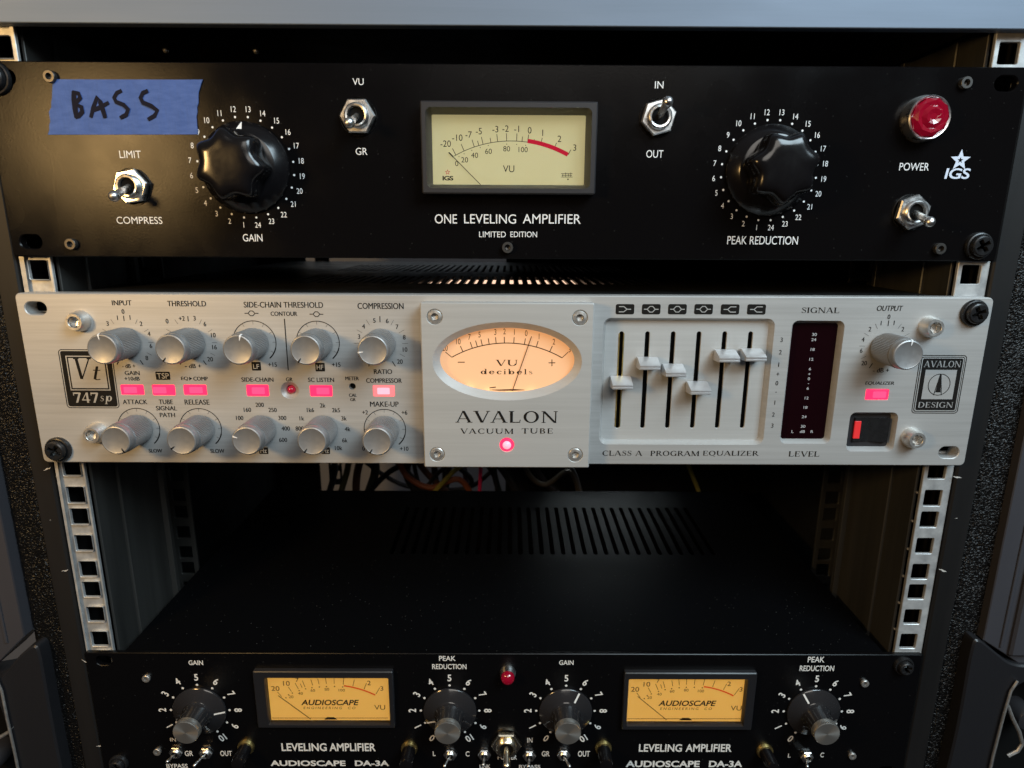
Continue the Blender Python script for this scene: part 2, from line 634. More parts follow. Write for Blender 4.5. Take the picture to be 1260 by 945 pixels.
GL = {
    'A': (_diag(.07, 0, .43, 1, TN) + _diag(.82, 0, .44, 1, TK) + [_rect(.2, .30, .70, .35)] + _ser(.08, 0, .24) + _ser(.82, 0, .32), .95),
    'V': (_diag(.14, 1, .50, 0, TK) + _diag(.88, 1, .52, 0, TN) + _ser(.14, 1, .32) + _ser(.87, 1, .24), .95),
    'L': (_stem(.16, TK) + [_rect(.1, 0, .68, TN)] + _diag(.64, 0, .69, .26, .05) + _ser(.16, 1, .32), .74),
    'O': (_arc(.5, .5, .46, .51, 0, 360, n=28), 1.0),
    'N': (_stem(.14, TN) + _diag(.14, 1, .84, 0, TK) + _stem(.86, TN) + _ser(.12, 1, .22) + _ser(.14, 0, .24) + _ser(.86, 1, .24), 1.0),
    'C': (_arc(.5, .5, .46, .51, 48, 312, n=22) + _diag(.80, .98, .82, .68, .04) + _diag(.82, .28, .80, .06, .04), .90),
    'U': (_stem(.18, TK, .34) + _arc(.50, .36, .395, .38, 180, 360) + _stem(.87, TN, .34) + _ser(.18, 1, .32) + _ser(.87, 1, .24), 1.02),
    'M': (_stem(.13, TN) + _diag(.14, 1, .55, .03, TK) + _diag(.96, 1, .57, .03, TN) + _stem(.98, TK) + _ser(.13, 0, .24) + _ser(.98, 0, .30) + _ser(.1, 1, .18) + _ser(1.0, 1, .22), 1.14),
    'T': (_stem(.42, TK) + [_rect(.03, .945, .81, 1)] + _diag(.05, 1, .02, .76, .05) + _diag(.79, 1, .82, .76, .05) + _ser(.42, 0, .34), .86),
    'B': (_stem(.18, TK) + [_rect(.1, .945, .38, 1), _rect(.1, .49, .40, .54), _rect(.1, 0, .40, .055)] + _arc(.36, .765, .32, .235, -90, 90) + _arc(.38, .265, .36, .268, -90, 90), .80),
    'E': (_stem(.18, TK) + [_rect(.08, .945, .66, 1), _rect(.15, .48, .52, .53), _rect(.08, 0, .70, .055)] + _diag(.64, .98, .66, .76, .05) + _diag(.66, .02, .71, .25, .05) + _stem(.52, .045, .40, .62), .76),
    'D': (_stem(.18, TK) + [_rect(.08, .945, .42, 1), _rect(.08, 0, .42, .055)] + _arc(.40, .5, .52, .5, -90, 90), .98),
    'S': (_S() + _stem(.57, .04, .72, .98) + _stem(.09, .04, .03, .30), .67),
    'I': (_stem(.17, TK) + _ser(.17, 0, .32) + _ser(.17, 1, .32), .35),
    'G': (_arc(.5, .5, .46, .51, 48, 322, n=22) + _diag(.80, .98, .82, .68, .04) + _stem(.80, TK, .04, .44) + _ser(.80, .44, .3)[:0] + [_rect(.64, .40, .96, .45)], .97),
    'P': (_stem(.18, TK) + [_rect(.08, .945, .38, 1), _rect(.1, .44, .40, .49)] + _arc(.36, .72, .34, .28, -90, 90) + _ser(.18, 0, .32), .74),
    'R': (_stem(.18, TK) + [_rect(.08, .945, .38, 1), _rect(.1, .47, .40, .52)] + _arc(.36, .735, .33, .265, -90, 90) + _ser(.18, 0, .32) + _diag(.80, 0, .40, .50, TK) + _ser(.82, 0, .22), .88),
    'Q': (_arc(.5, .5, .46, .51, 0, 360, n=28) + _diag(.92, -.2, .46, .06, .12), 1.0),
    'Z': ([_rect(.08, .945, .72, 1), _rect(.05, 0, .74, .055)] + _diag(.12, .02, .64, .98, TK) + _stem(.09, .05, .76, 1) + _stem(.73, .05, 0, .24), .78),
    '7': ([_rect(.06, .86, .62, 1)] + _diag(.26, 0, .58, .95, .17) + _stem(.08, .06, .70, 1), .66),
    '4': ([_rect(.03, .22, .68, .31)] + _stem(.48, .16) + _diag(.06, .26, .46, 1, .07), .72),
    'd': (_arc(.32, .32, .28, .33, 0, 360) + _stem(.58, .13, 0, 1) + _ser(.53, 1, .22) + _ser(.62, 0, .2), .72),
    'e': (_arc(.34, .32, .29, .33, 0, 325) + [_rect(.08, .31, .6, .36)], .66),
    'c': (_arc(.34, .32, .29, .33, 48, 320) + [_rect(.46, .47, .58, .56)], .60),
    'i': (_stem(.16, .13, 0, .63) + _ser(.16, 0, .3) + [_rect(.03, .58, .2, .63)] + [_rect(.09, .78, .23, .92)], .34),
    'l': (_stem(.16, .13) + _ser(.16, 0, .3) + _ser(.12, 1, .22), .34),
    'b': (_stem(.14, .13) + _ser(.1, 1, .22) + _arc(.40, .32, .28, .33, 0, 360), .72),
    's': (_S(.64), .48),
    'p': (_stem(.16, .13, -.3, .64) + _ser(.12, .0, .0)[:0] + [_rect(.02, -.34, .32, -.29)] + _arc(.42, .32, .28, .33, 0, 360), .74),
    't': (_stem(.2, .13, .05, .85) + [_rect(.04, .58, .40, .63)] + _arc(.34, .14, .205, .14, 180, 320, .12, .05), .44),
    ' ': ([], .42),
}


def roman(mb, s, box, Y, shear=0.0, track=0.06):
    x = 0.0
    P = []
    for ch in s:
        ps, adv = GL[ch]
        P += [[(px + x + shear * py, py) for px, py in q] for q in ps]
        x += adv + track
    xs = [p[0] for q in P for p in q]
    ys = [p[1] for q in P for p in q]
    x0, x1, y0, y1 = min(xs), max(xs), min(ys), max(ys)
    cx, cz, W, H = box
    for k, q in enumerate(P):
        mb.poly([(cx + ((a - x0) / (x1 - x0) - .5) * W, Y - 0.004 * (k % 7), cz + ((b - y0) / (y1 - y0) - .5) * H) for a, b in q])


def stroke(mb, pts, wd, Y):
    """flat inked line through (x, z) points"""
    rows = []
    for i, p in enumerate(pts):
        a, b = Vector(pts[max(i - 1, 0)]), Vector(pts[min(i + 1, len(pts) - 1)])
        d = (b - a).normalized()
        nn = Vector((-d.y, d.x)) * (wd[i] if isinstance(wd, list) else wd) / 2
        rows.append([(p[0] + nn.x, Y, p[1] + nn.y), (p[0] - nn.x, Y, p[1] - nn.y)])
    mb.grid(rows)


def arcpts(c, r, a0, a1, n=40):
    """angles clockwise from the top, degrees"""
    return [(c[0] + r * math.sin(R_(a0 + (a1 - a0) * k / n)), c[1] + r * math.cos(R_(a0 + (a1 - a0) * k / n))) for k in range(n + 1)]


def ray(c, a, r0, r1):
    return [(c[0] + r * math.sin(R_(a)), c[1] + r * math.cos(R_(a))) for r in (r0, r1)]


def disc(mb, c, r, Y, n=12):
    mb.poly([(x, Y, z) for x, z in circ(c[0], c[1], r, n)])


def fillrect(mb, lp, Y):
    mb.poly([(x, Y, z) for x, z in lp])


def star(c, r, k=0.42, n=5):
    return [(c[0] + (r if j % 2 == 0 else r * k) * math.sin(math.pi * j / n), c[1] + (r if j % 2 == 0 else r * k) * math.cos(math.pi * j / n)) for j in range(2 * n)]


def ring2(mb, lo, li, Y):
    """flat band between two loops of equal length"""
    mb.grid([[(x, Y, z) for x, z in lo], [(x, Y, z) for x, z in li]], True)


# ------------------------------------------------------------ shared hardware


def rack_screw(parent, x, z, Y, r=6.6, rot=20):
    """black cross-head screw on a dished washer"""
    m = MB()
    m.lathe([(r, 0), (r + .1, 1.0), (r - .3, 1.9), (r - .9, 2.1), (r - 1.6, 1.5)], 40, cap=False)
    o = m.obj('screw_washer', M_SCREW, parent, (x, Y, z))
    hr = r - 1.5
    m = MB()
    m.lathe([(hr, 1.2), (hr, 3.4), (hr - .25, 4.0), (hr - .8, 4.4)], 40, cap=False)
    L, W = hr * .62, .85
    cr = [(L, W), (W, W), (W, L), (-W, L), (-W, W), (-L, W), (-L, -W), (-W, -W), (-W, -L), (W, -L), (W, -W), (L, -W)]
    ca, sa = math.cos(R_(rot)), math.sin(R_(rot))
    cr = [(a * ca - b * sa, a * sa + b * ca) for a, b in cr]
    m.plate(circ(0, 0, hr - .8, 40), [cr], -4.4, -2.2, 0, [(.25, .5)])
    m.obj('screw_head', M_SCREW, o, (x, Y, z), 30)
    return o


def socket_bolt(parent, x, z, Y, r, h, m, sock=0.5, name='socket_bolt', cone=True):
    b = MB()
    pr = [(r * (1.25 if cone else 1.0), 0), (r * 1.18 if cone else r, h * .5), (r, h * .9), (r * .93, h), (r * sock * 1.08, h), (r * sock, h - .3)]
    b.lathe(pr, 32, cap=False)
    b.lathe([(r * sock, h - .3), (r * sock * .96, h - r * .7), (.01, h - r * .85)], 6, cap=False, a0=.3)
    return b.obj(name, m, parent, (x, Y, z))


def toggle(parent, base, tip, Y, s=1.0, out=12.0, rot=0.0, m=None, ball=True):
    """hex nut and threaded bushing (part) with its lever (sub-part); tip = where the lever ends, out mm from the panel"""
    x, z = base
    dx, dz = tip[0] - x, tip[1] - z
    b = MB()
    m = m or M_CHROME
    b.lathe([(6.6 * s, 0), (6.6 * s, .5 * s)], 36, cap=False)
    b.lathe([(6.5 * s, .5 * s), (6.5 * s, 2.2 * s), (6.0 * s, 2.7 * s), (4.2 * s, 2.75 * s)], 6, a0=R_(rot), cap=False)
    for k in range(4):
        b.lathe([(4.1 * s, (2.6 + .45 * k) * s), (4.3 * s, (2.8 + .45 * k) * s), (4.1 * s, (3.05 + .45 * k) * s)], 28, cap=False)
    b.lathe([(4.1 * s, 4.4 * s), (3.7 * s, 4.7 * s), (3.1 * s, 4.6 * s), (2.8 * s, 3.4 * s)], 28, cap=False)
    o = b.obj('toggle_switch', m, parent, (x, Y, z))
    h = MB()
    h.lathe([(2.9 * s, 3.3 * s)], 20)
    h.obj('switch_throat', M_HOLE, o, (x, Y, z), 0)
    l = MB()
    p0 = Vector((0, -2.5 * s, 0))
    p1 = Vector((dx, -out, dz))
    pts = [p0.lerp(p1, t) for t in (0, .15, .5, .8, .92, .98, 1.0)]
    l.tube(pts, [1.05 * s, 1.1 * s, 1.25 * s, 1.55 * s, 1.6 * s, 1.2 * s, .5 * s], 14)
    if ball:
        l.ball(tuple(p0.lerp(p1, .9)), 1.9 * s)
    l.obj('lever', m, o, (x, Y, z), 50)
    return o


# ------------------------------------------------------------ the rack cabinet
ZT, ZB = 330.0, -235.0
rack = thing('rack_cabinet', 'black rack cabinet with glitter-textured side edges and zinc mounting rails holding the audio units', 'rack cabinet', (240, 3, ZB))


def rail(x0, sign):
    """square-holed mounting strip; x0 = outer edge, sign = +1 towards the right"""
    xs = sorted((x0, x0 + sign * 15.8))
    hx = x0 + sign * 8.8
    holes = []
    z = -28.2
    for k in range(-5, 9):
        for dz in (6.35, 22.225, 38.1):
            c = z + 44.45 * k + dz
            if ZB + 8 < c < ZT - 8:
                holes.append(rrect(hx - 4.75, c - 4.75, hx + 4.75, c + 4.75, .7, 3))
    m = MB()
    m.plate(rrect(xs[0], ZB + 2, xs[1], ZT - 2, .5, 2), holes, 4.0, 5.8, .25)
    o = m.obj('rack_rail', M_GALV, rack)
    f = MB()
    xi = x0 + sign * 15.2
    q = sorted((xi, xi + sign * 1.6))
    f.box(q[0], q[1], 8.0, 72, ZB + 2, ZT - 2, .3)
    q = sorted((xi + sign * .2, xi + sign * 5))
    f.box(q[0], q[1], 69, 72.5, ZB + 2, ZT - 2, .3)
    q = sorted((xi - sign * .4, xi + sign * 3.0))
    f.box(q[0], q[1], 28, 31, ZB + 2, ZT - 2, .5)
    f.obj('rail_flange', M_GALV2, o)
    if sign < 0:
        sc = MB()
        for k in range(12):
            sc.ball((xi - .2, 7.5, -20 - 17 * k), .9, 8, 5)
        sc.obj('rail_rivet', M_STEEL, o)
    return o


rail(-0.8, 1)
rail(483.4, -1)


def rear_rail(x, y, wd=14.0, sign=1):
    holes = []
    z = -28.2
    for k in range(-5, 8):
        for dz in (6.35, 22.225, 38.1):
            c = z + 44.45 * k + dz
            if ZB + 8 < c < ZT - 8:
                holes.append(rrect(x - 4.75, c - 4.75, x + 4.75, c + 4.75, .7, 3))
    m = MB()
    m.plate(rrect(x - wd / 2, ZB + 2, x + wd / 2, ZT - 2, .5, 2), holes, y, y + 1.8, .25)
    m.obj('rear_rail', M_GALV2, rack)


rear_rail(475.0, 106, 16)
rear_rail(7.6, 106, 16)
rear_rail(56, 330)

lips = []
for x0, x1 in ((-12.2, -1.2), (483.8, 496.0)):
    lip = MB()
    lip.box(x0, x1, 2.0, 20, ZB, ZT, .8)
    lip.cur = 1
    lips.append(lip)
for c, a, wd in (((-3.26,-5.92), 20, 1.0), ((-3.20,-65.89), 15, .9), ((484.39,-8.63), -10, 1.1), ((485.56,-64.23), -20, 1.2), ((-1.14,-123.97), -40, .8), ((1.34,-9.60), 60, .5),
                 ((488.01,-32.77), 0, .3), ((-1.16,-182.03), 0, .9), ((-6.36,-35.55), 0, .25), ((481.19,137.04), 10, .5)):
    lip = lips[0] if c[0] < 200 else lips[1]
    L = wd * 2.2
    u = (math.cos(R_(a)), math.sin(R_(a)))
    pts = []
    for k in range(7):
        t = -1 + k / 3
        pts.append((c[0] + u[0] * t * L + random.uniform(-.25, .25), c[1] + u[1] * t * L + random.uniform(-.3, .3)))
    stroke(lip, pts, [.1, .35 * wd, .5 * wd, .9 * wd, .6 * wd, .4 * wd, .1], 1.93)
for lip in lips:
    lip.obj('front_lip', [M_LIP, M_CHIP], rack, smooth=0)


def grit(x0, x1, seed):
    """pebbled band: a relief sheet with a folded back"""
    rnd = random.Random(seed)
    m = MB()
    nx, nz = 32, 1000
    rows = []
    for j in range(nz + 1):
        z = ZB + (ZT - ZB) * j / nz
        row = []
        for i in range(nx + 1):
            t = i / nx
            edge = min(1.0, 7 * t, 7 * (1 - t))
            row.append((x0 + (x1 - x0) * t + rnd.uniform(-.2, .2), 3.6 + (1 - edge) * .9 - rnd.uniform(0, .5), z + rnd.uniform(-.2, .2)))
        rows.append(row)
    m.grid(rows)
    m.box(x0, x1, 4.4, 22, ZB, ZT)
    return m.obj('textured_edge', M_TOLEX, rack, smooth=0)


grit(-28.6, -12.0, 1)
grit(495.8, 517.8, 2)

for nm, bx in (('side_panel', (-30, -8, 22, 420, ZB, ZT)), ('side_panel', (492, 518, 22, 420, ZB, ZT)), ('top_panel', (-8, 492, 24, 420, ZT - 6, ZT)), ('base_panel', (-8, 492, 24, 420, ZB, ZB + 6)),
               ('rear_blocker', (-8, (34.45,-150.61)[0], 345, 348, ZB + 6, ZT - 6)), ('rear_blocker', ((239.43,-149.80)[0], 492, 345, 348, ZB + 6, ZT - 6))):  # rear sheets added to block the bright wall on both sides of the gap
    m = MB()
    m.box(*bx)
    m.obj(nm, M_INNER, rack)

# grey extruded trims and moulded latches on both outer sides
for poly in ([(-40.67,3.14), (-29.54,-24.36), (-29.56,-104.81), (-49.58,-124.37), (-74.55,-124.44)],
             [(512.45,12.13), (512.90,-105.80), (540.45,-123.78), (572.30,-123.69), (543.23,12.26)]):
    v = MB()
    if poly[0][0] > 200:
        xa, za = poly[1]
        lp = [(xa, 330), (xa, za), poly[2], (xa + 46, poly[2][1] - 8), (xa + 46, 330)]
        v.plate(lp, [], -2, 22, .5)
        v.box(xa + 9.6, xa + 11.2, -2.9, -1.0, za - 4, 329, .3)
        v.box(xa + 15, xa + 40, -4.5, -1.0, za - 9, 329, 1.2)
    else:
        xa, za = poly[2]
        lp = [(xa, 330), (xa, za), poly[3], (xa - 46, poly[3][1] - 8), (xa - 46, 330)]
        v.plate(lp, [], -2, 22, .5)
        v.box(xa - 11.2, xa - 9.6, -2.9, -1.0, za - 4, 329, .3)
    v.obj('side_trim', M_VALANCE, rack)

for side_ in (1, -1):
    lt = MB()
    if side_ > 0:
        lp = [(504.51,-104.22), (508.45,-103.16), (517.01,-109.93), (526.77,-117.81), (534.67,-120.44), (568.75,-119.28), (592.08,-228.40), (502.86,-228.56), (505.90,-164.25)]
        hole = [(533.72,-130.07), (566.14,-128.91), (585.84,-222.35), (533.48,-222.44), (532.05,-192.79), (532.49,-158.58)]
    else:
        lp = [(-79.39,-138.20), (-49.90,-133.81), (-40.99,-125.24), (-31.80,-114.67), (-23.44,-108.38), (-20.15,-110.45), (-20.95,-154.41), (-20.45,-229.49), (-97.85,-229.63)]
        hole = [(-76.71,-147.96), (-49.83,-143.53), (-48.15,-160.01), (-47.54,-194.03), (-46.86,-223.51), (-91.76,-223.59)]
    lt.plate(soften(lp), [soften(hole)], -5, 18, 1.0, [(.8, .8)])
    o = lt.obj('latch_housing', M_HOUSING, rack)
    wr = MB()
    if side_ > 0:
        a = [(533.27,-128.89), (530.77,-135.35), (529.62,-151.73), (528.59,-179.81), (528.54,-211.86)]
        b2 = [(533.02,-147.24), (537.53,-156.10), (543.05,-165.06), (546.59,-173.56), (544.69,-178.71), (539.55,-182.17)]
    else:
        a = [(-46.62,-127.28), (-44.69,-136.88), (-44.87,-155.92), (-44.60,-178.25), (-44.86,-207.07)]
        b2 = [(-58.88,-173.26), (-52.57,-169.86), (-47.24,-166.48), (-43.71,-162.55)]
    wr.tube([(p[0], -6.5, p[1]) for p in a], .75, 8)
    wr.tube([(p[0], -4, p[1]) for p in b2], 1.1, 8)
    wr.obj('latch_wire', M_STEEL, o)
    ro = MB()
    c = (550.36,-160.76) if side_ > 0 else (-66.47,-191.15)
    ro.lathe([(7, -8), (7, 3), (6, 5), (3, 5.4), (.01, 5.4)], 28, (c[0], 4, c[1]))
    ro.obj('latch_roller', M_PLASTIC, o)
    bk = MB()
    zs = [p[1] for p in hole]
    xs = [p[0] for p in hole]
    bk.box(min(xs) - 2, max(xs) + 2, 12, 17, min(zs) - 2, max(zs) + 2)
    bk.obj('latch_well', M_HOLE, o)

# ------------------------------------------------------------ silver unit above
top = thing('silver_rack_unit', 'bare metal faceplate with a bluish reflection in its colour, filling the top edge of the photo', 'rack unit', (240, 0, 208.9))
m = MB()
m.plate(rrect(-2, 208.9, 484.6, 297, 2.0), [], -2.0, 4.0, .35)
m.obj('faceplate', M_SLAB, top)
m = MB()
m.box(22, 460, 4.0, 260, 211, 295)
m.obj('chassis', M_CHASSIS, top)
for c in ((61.19,49.86), (108.53,50.32)):
    m = MB()
    m.ball((c[0], c[1], 210.6), 1.6, 10, 6)
    m.obj('underside_screw', M_STEEL, top)

# ------------------------------------------------------------ black limiter (uppermost full unit)
igs = thing('leveling_amplifier', 'black two-knob leveling amplifier with one cream meter and blue tape, uppermost full unit', 'audio unit', (240, 0, 105.5))
Z0, Z1 = 105.5, 193.6
sl = [slot(9.6, 112.6, 10.5, 6.6), slot(473.0, 112.6, 10.5, 6.6), slot(9.6, 186.5, 10.5, 6.6), slot(473.0, 186.5, 10.5, 6.6)]
m = MB()
m.plate(rrect(0, Z0, 482.6, Z1, 1.2, 3), sl + [rrect(205.5, 139.5, 279.5, 172.3, .5, 2)], 0.0, 3.98, .5)
igs_plate = m.obj('faceplate', M_BLACK, igs)
m = MB()
m.box(22, 461, 4.0, 250, Z0 + 1.5, Z1 - 1.5)
m.obj('chassis', M_CHASSIS, igs)

T = MB()
YI = -0.08
sans(T, 'LIMIT', (63.40,153.22,10.18,3.31), YI)
sans(T, 'COMPRESS', (63.80,122.98,22.08,3.33), YI)
sans(T, 'GAIN', (117.80,115.02,9.53,3.51), YI)
sans(T, 'VU', (172.76,185.60,5.11,2.91), YI)
sans(T, 'GR', (172.82,155.16,5.50,3.18), YI)
sans(T, 'ONE', (212.15,124.42,10.72,4.40), YI)
sans(T, 'LEVELING', (233.53,124.53,25.16,4.40), YI)
sans(T, 'AMPLIFIER', (263.45,124.68,28.07,4.40), YI)
sans(T, 'LIMITED', (234.68,117.24,13.00,2.69), YI)
sans(T, 'EDITION', (249.90,117.31,13.00,2.69), YI)
sans(T, 'IN', (312.02,185.06,3.99,3.05), YI)
sans(T, 'OUT', (311.70,154.77,8.08,3.44), YI)
sans(T, 'POWER', (435.82,149.67,14.17,3.50), YI)
sans(T, 'PEAK REDUCTION', (366.76,115.07,34.57,3.96), YI)
for c in ((117.5, 147.3), (366.7, 147.35)):
    for k in range(1, 25):
        a = (k - 12.5) * 15
        disc(T, ray(c, a, 0, 22.9)[1], .52, YI)
        p = ray(c, a, 0, 26.4 + (.4 if k > 9 and abs(math.sin(R_(a))) > .5 else 0))[1]
        num(T, str(k), p, 2.6, YI, 0, .82)
T.obj('panel_lettering', M_WHITE, igs_plate, smooth=0, normals=False)
T = MB()
sc_ = (457.29,152.74)
ring2(T, star(sc_, 5.0), star(sc_, 1.5), YI)
sans(T, 'IGS', (456.96,146.68,12.08,4.86), YI, 0.1, .018, .95)
T.obj('maker_emblem', M_INKB, igs_plate, smooth=0, normals=False)


def star_knob(parent, x, z, mark, lobe0):
    """fluted seven-lobe knob on a conical skirt; mark = pointer angle"""
    k = MB()
    k.lathe([(20.9, .3), (20.9, 1.4), (20.5, 2.0), (16.4, 6.2), (15.6, 6.7), (12.0, 6.9)], 96, cap=False)
    o = k.obj('knob', M_BAKE, parent, (x, 0, z))
    u = MB()

    def lob(a, kk, r):
        c = (1 - math.cos(7 * (a - lobe0))) / 2
        k_ = min(1.0, max(0.0, (r - 8.0) / 7.0)) ** 1.2
        return r + k_ * (1.3 - 3.0 * c ** .75)
    u.lathe([(12.0, 6.5), (13.2, 7.6), (14.6, 9.2), (15.1, 11.5), (15.1, 16.5), (14.9, 18.2), (14.2, 19.9), (13.0, 21.2), (11.4, 22.0), (9.0, 22.35), (6.0, 22.4), (3.0, 22.4), (.01, 22.4)], 140, rad=lob)
    u.obj('grip', M_BAKE, o, (x, 0, z), 60)
    p = MB()
    a = R_(mark)

    def on(rr, t):
        # point on the cone of the skirt
        h = 2.0 + (20.5 - rr) / 4.1 * 4.2 + .12
        ang = a + t / rr
        return (rr * math.sin(ang), -h, rr * math.cos(ang))
    p.poly([on(16.8, -1.25), on(16.8, 1.25), on(18.4, .75), on(20.3, .12), on(20.3, -.12), on(18.4, -.75)])
    p.obj('pointer_mark', M_WHITE, o, (x, 0, z), 0)
    return o


star_knob(igs, 117.5, 147.3, 2, R_(200))
star_knob(igs, 366.7, 147.35, 112, R_(15))

toggle(igs, (62.92,138.57), (62.32,132.84), 0, 1.3, 17, 10)
toggle(igs, (172.18,170.40), (171.30,164.85), 0, 1.3, 17, 0)
toggle(igs, (312.10,170.67), (312.92,175.40), 0, 1.3, 17, 15)
toggle(igs, (437.01,128.62), (437.31,123.48), 0, 1.3, 17, 20)
for c, mm_ in (((31.77,186.72), M_BOLTDK), ((29.78,111.60), M_BOLTDK), ((242.03,111.05), M_BOLTDK), ((453.36,186.51), M_BOLTDK), ((453.46,111.54), M_BOLTDK)):
    socket_bolt(igs, c[0], c[1], 0, 2.7, 2.2, mm_, .5, 'socket_screw', False)
rack_screw(igs, 472.6, 112.9, 0, 6.6, 35)
rack_screw(igs, 6.0, 186.0, 0, 7.4, 10)

# red jewel lamp
c = (436.09,170.72)
m = MB()
m.lathe([(10.4, 0), (10.4, 2.0), (9.8, 4.0), (9.7, 6.0), (9.3, 6.5), (8.7, 6.2)], 48, cap=False)
lamp = m.obj('power_lamp', M_CHROME, igs, (c[0], 0, c[1]))
m = MB()
rings = [(8.7, 5.8, 0), (8.6, 6.8, 0), (7.0, 8.6, .5), (5.2, 8.2, 0), (3.4, 9.6, .5), (1.5, 9.0, 0)]
rows = []
for r, h, ph in rings:
    rows.append([(r * math.cos(2 * math.pi * (j + ph) / 10), -h, r * math.sin(2 * math.pi * (j + ph) / 10)) for j in range(10)])
for a_, b_ in zip(rows, rows[1:]):
    for j in range(10):
        k = (j + 1) % 10
        m.poly([a_[j], a_[k], b_[j]])
        m.poly([a_[k], b_[k], b_[j]])
m.poly(rows[-1])
m.obj('jewel', M_JEWEL, lamp, (c[0], 0, c[1]), 0)


def bezel(parent, x0, z0, x1, z1, ix0, iz0, ix1, iz1, Yf, Yb, depth, mt, slope=2.2):
    m = MB()
    m.plate(rrect(x0, z0, x1, z1, .8, 3), [rrect(ix0, iz0, ix1, iz1, .6, 3)], Yf, Yb, .6, [(slope, depth)])
    return m.obj('meter_bezel', mt, parent)


# meter of the upper limiter
bz = bezel(igs, 201.9, 135.8, 283.2, 176.5, 206.2, 140.3, 278.6, 171.8, -7.0, 1.8, 6.0, M_PLASTIC, 2.0)
D = MB()
D.box(205.9, 279, 1.2, 1.7, 139.8, 172)
dial = D.obj('meter_dial', M_DIALC, igs, smooth=0)
YD = 1.15
ca, cb, cc = (216.50,153.42), (242.13,160.31), (270.51,153.72)


def circle3(a, b, c):
    ax, ay = a
    bx, by = b
    cx, cy = c
    d = 2 * (ax * (by - cy) + bx * (cy - ay) + cx * (ay - by))
    ux = ((ax * ax + ay * ay) * (by - cy) + (bx * bx + by * by) * (cy - ay) + (cx * cx + cy * cy) * (ay - by)) / d
    uy = ((ax * ax + ay * ay) * (cx - bx) + (bx * bx + by * by) * (ax - cx) + (cx * cx + cy * cy) * (bx - ax)) / d
    return (ux, uy), math.hypot(ax - ux, ay - uy)


def ang(c, p):
    return math.degrees(math.atan2(p[0] - c[0], p[1] - c[1]))


C0, r0 = circle3(ca, cb, cc)
K = MB()
stroke(K, arcpts(C0, r0, ang(C0, ca), ang(C0, (251.66,160.36))), .28, YD)
for p, s, L in (((217.19,154.06), '-20', 3.4), ((221.12,156.00), '-10', 3.4), ((225.99,157.93), '-7', 3.4), ((228.15,158.58), '', 2.2), ((230.17,159.23), '-5', 3.4), ((233.93,159.88), '', 2.2),
                ((237.16,160.15), '-3', 3.4), ((241.45,160.43), '-2', 3.4), ((246.15,160.33), '-1', 3.4), ((248.71,160.09), '', 2.2), ((251.40,159.98), '0', 3.4)):
    a = ang(C0, p)
    stroke(K, ray(C0, a, r0, r0 + L), .3, YD)
for s, p in (('-20', (212.56,159.00)), ('-10', (218.11,161.69)), ('-7', (223.49,163.11)), ('-5', (228.32,164.65)), ('-3', (236.09,165.57)), ('-2', (240.90,165.85)), ('-1', (246.12,165.75)), ('0', (252.28,165.16)),
             ('1', (258.45,164.06)), ('2', (266.42,161.45)), ('3', (273.78,157.56))):
    num(K, s, p, 2.9, YD, 0, .95)
for p, a in (((254.60,161.77), 0), ((258.10,161.03), 1), ((264.73,158.78), 1), ((270.77,154.36), 1)):
    an = ang(C0, p)
    stroke(K, ray(C0, an, r0 + .6, r0 + (3.2 if a else 1.8)), .28, YD)
for s, p in (('0', (217.67,150.09)), ('20', (221.48,151.78)), ('40', (226.22,153.86)), ('60', (232.84,155.68)), ('80', (241.46,156.87)), ('100', (249.28,156.54))):
    num(K, s, p, 2.4, YD, 0, 1.0)
for p in ((218.79,153.18), (221.24,154.47), (224.90,156.02), (228.94,157.31), (232.72,158.23), (241.46,158.91), (246.17,158.81), (250.47,158.45)):
    disc(K, p, .22, YD, 8)
sans(K, 'VU', (242.44,147.78,5.42,3.10), YD)
sans(K, 'IGS', (213.35,143.35,5.17,2.08), YD, 0, .03, .9)
for k in range(6):
    x = 832 + 7 * k
    pass
for p0_, p1_ in (((267.59,145.72), (273.03,145.75)), ((267.63,144.16), (273.07,144.19)), ((268.40,145.72), (268.44,144.17)), ((269.75,146.25), (269.80,144.17)), ((271.12,145.74), (271.16,144.44)), ((272.20,146.26), (272.25,144.19)), ((267.88,144.94), (272.78,144.97))):
    stroke(K, [p0_, p1_], .22, YD)
disc(K, (270.92,143.14), .35, YD)
K.obj('dial_scale', M_TICK, dial, smooth=0, normals=False)
K = MB()
stroke(K, arcpts(C0, r0 + .55, ang(C0, (251.39,160.36)), ang(C0, (270.11,153.46)), 24), 1.9, YD - .02)
K.obj('red_zone', M_REDINK, dial, smooth=0, normals=False)
K = MB()
sc_ = (213.26,146.07)
ring2(K, star(sc_, 1.35), star(sc_, .8), YD - .02)
K.obj('dial_emblem', M_REDINK, dial, smooth=0, normals=False)
m = MB()
m.tube([(q[0], .2, q[1]) for q in ((214.19,154.84), (229.69,139.73))], .17, 6)
m.tube([(q[0], .2, q[1]) for q in ((214.06,154.96), (216.17,152.94))], .32, 6)
m.obj('needle', M_TICK, dial)
m = MB()
m.box(205.9, 279, -.9, -.5, 139.8, 172)
m.obj('meter_glass', M_GLASS, dial, smooth=0)

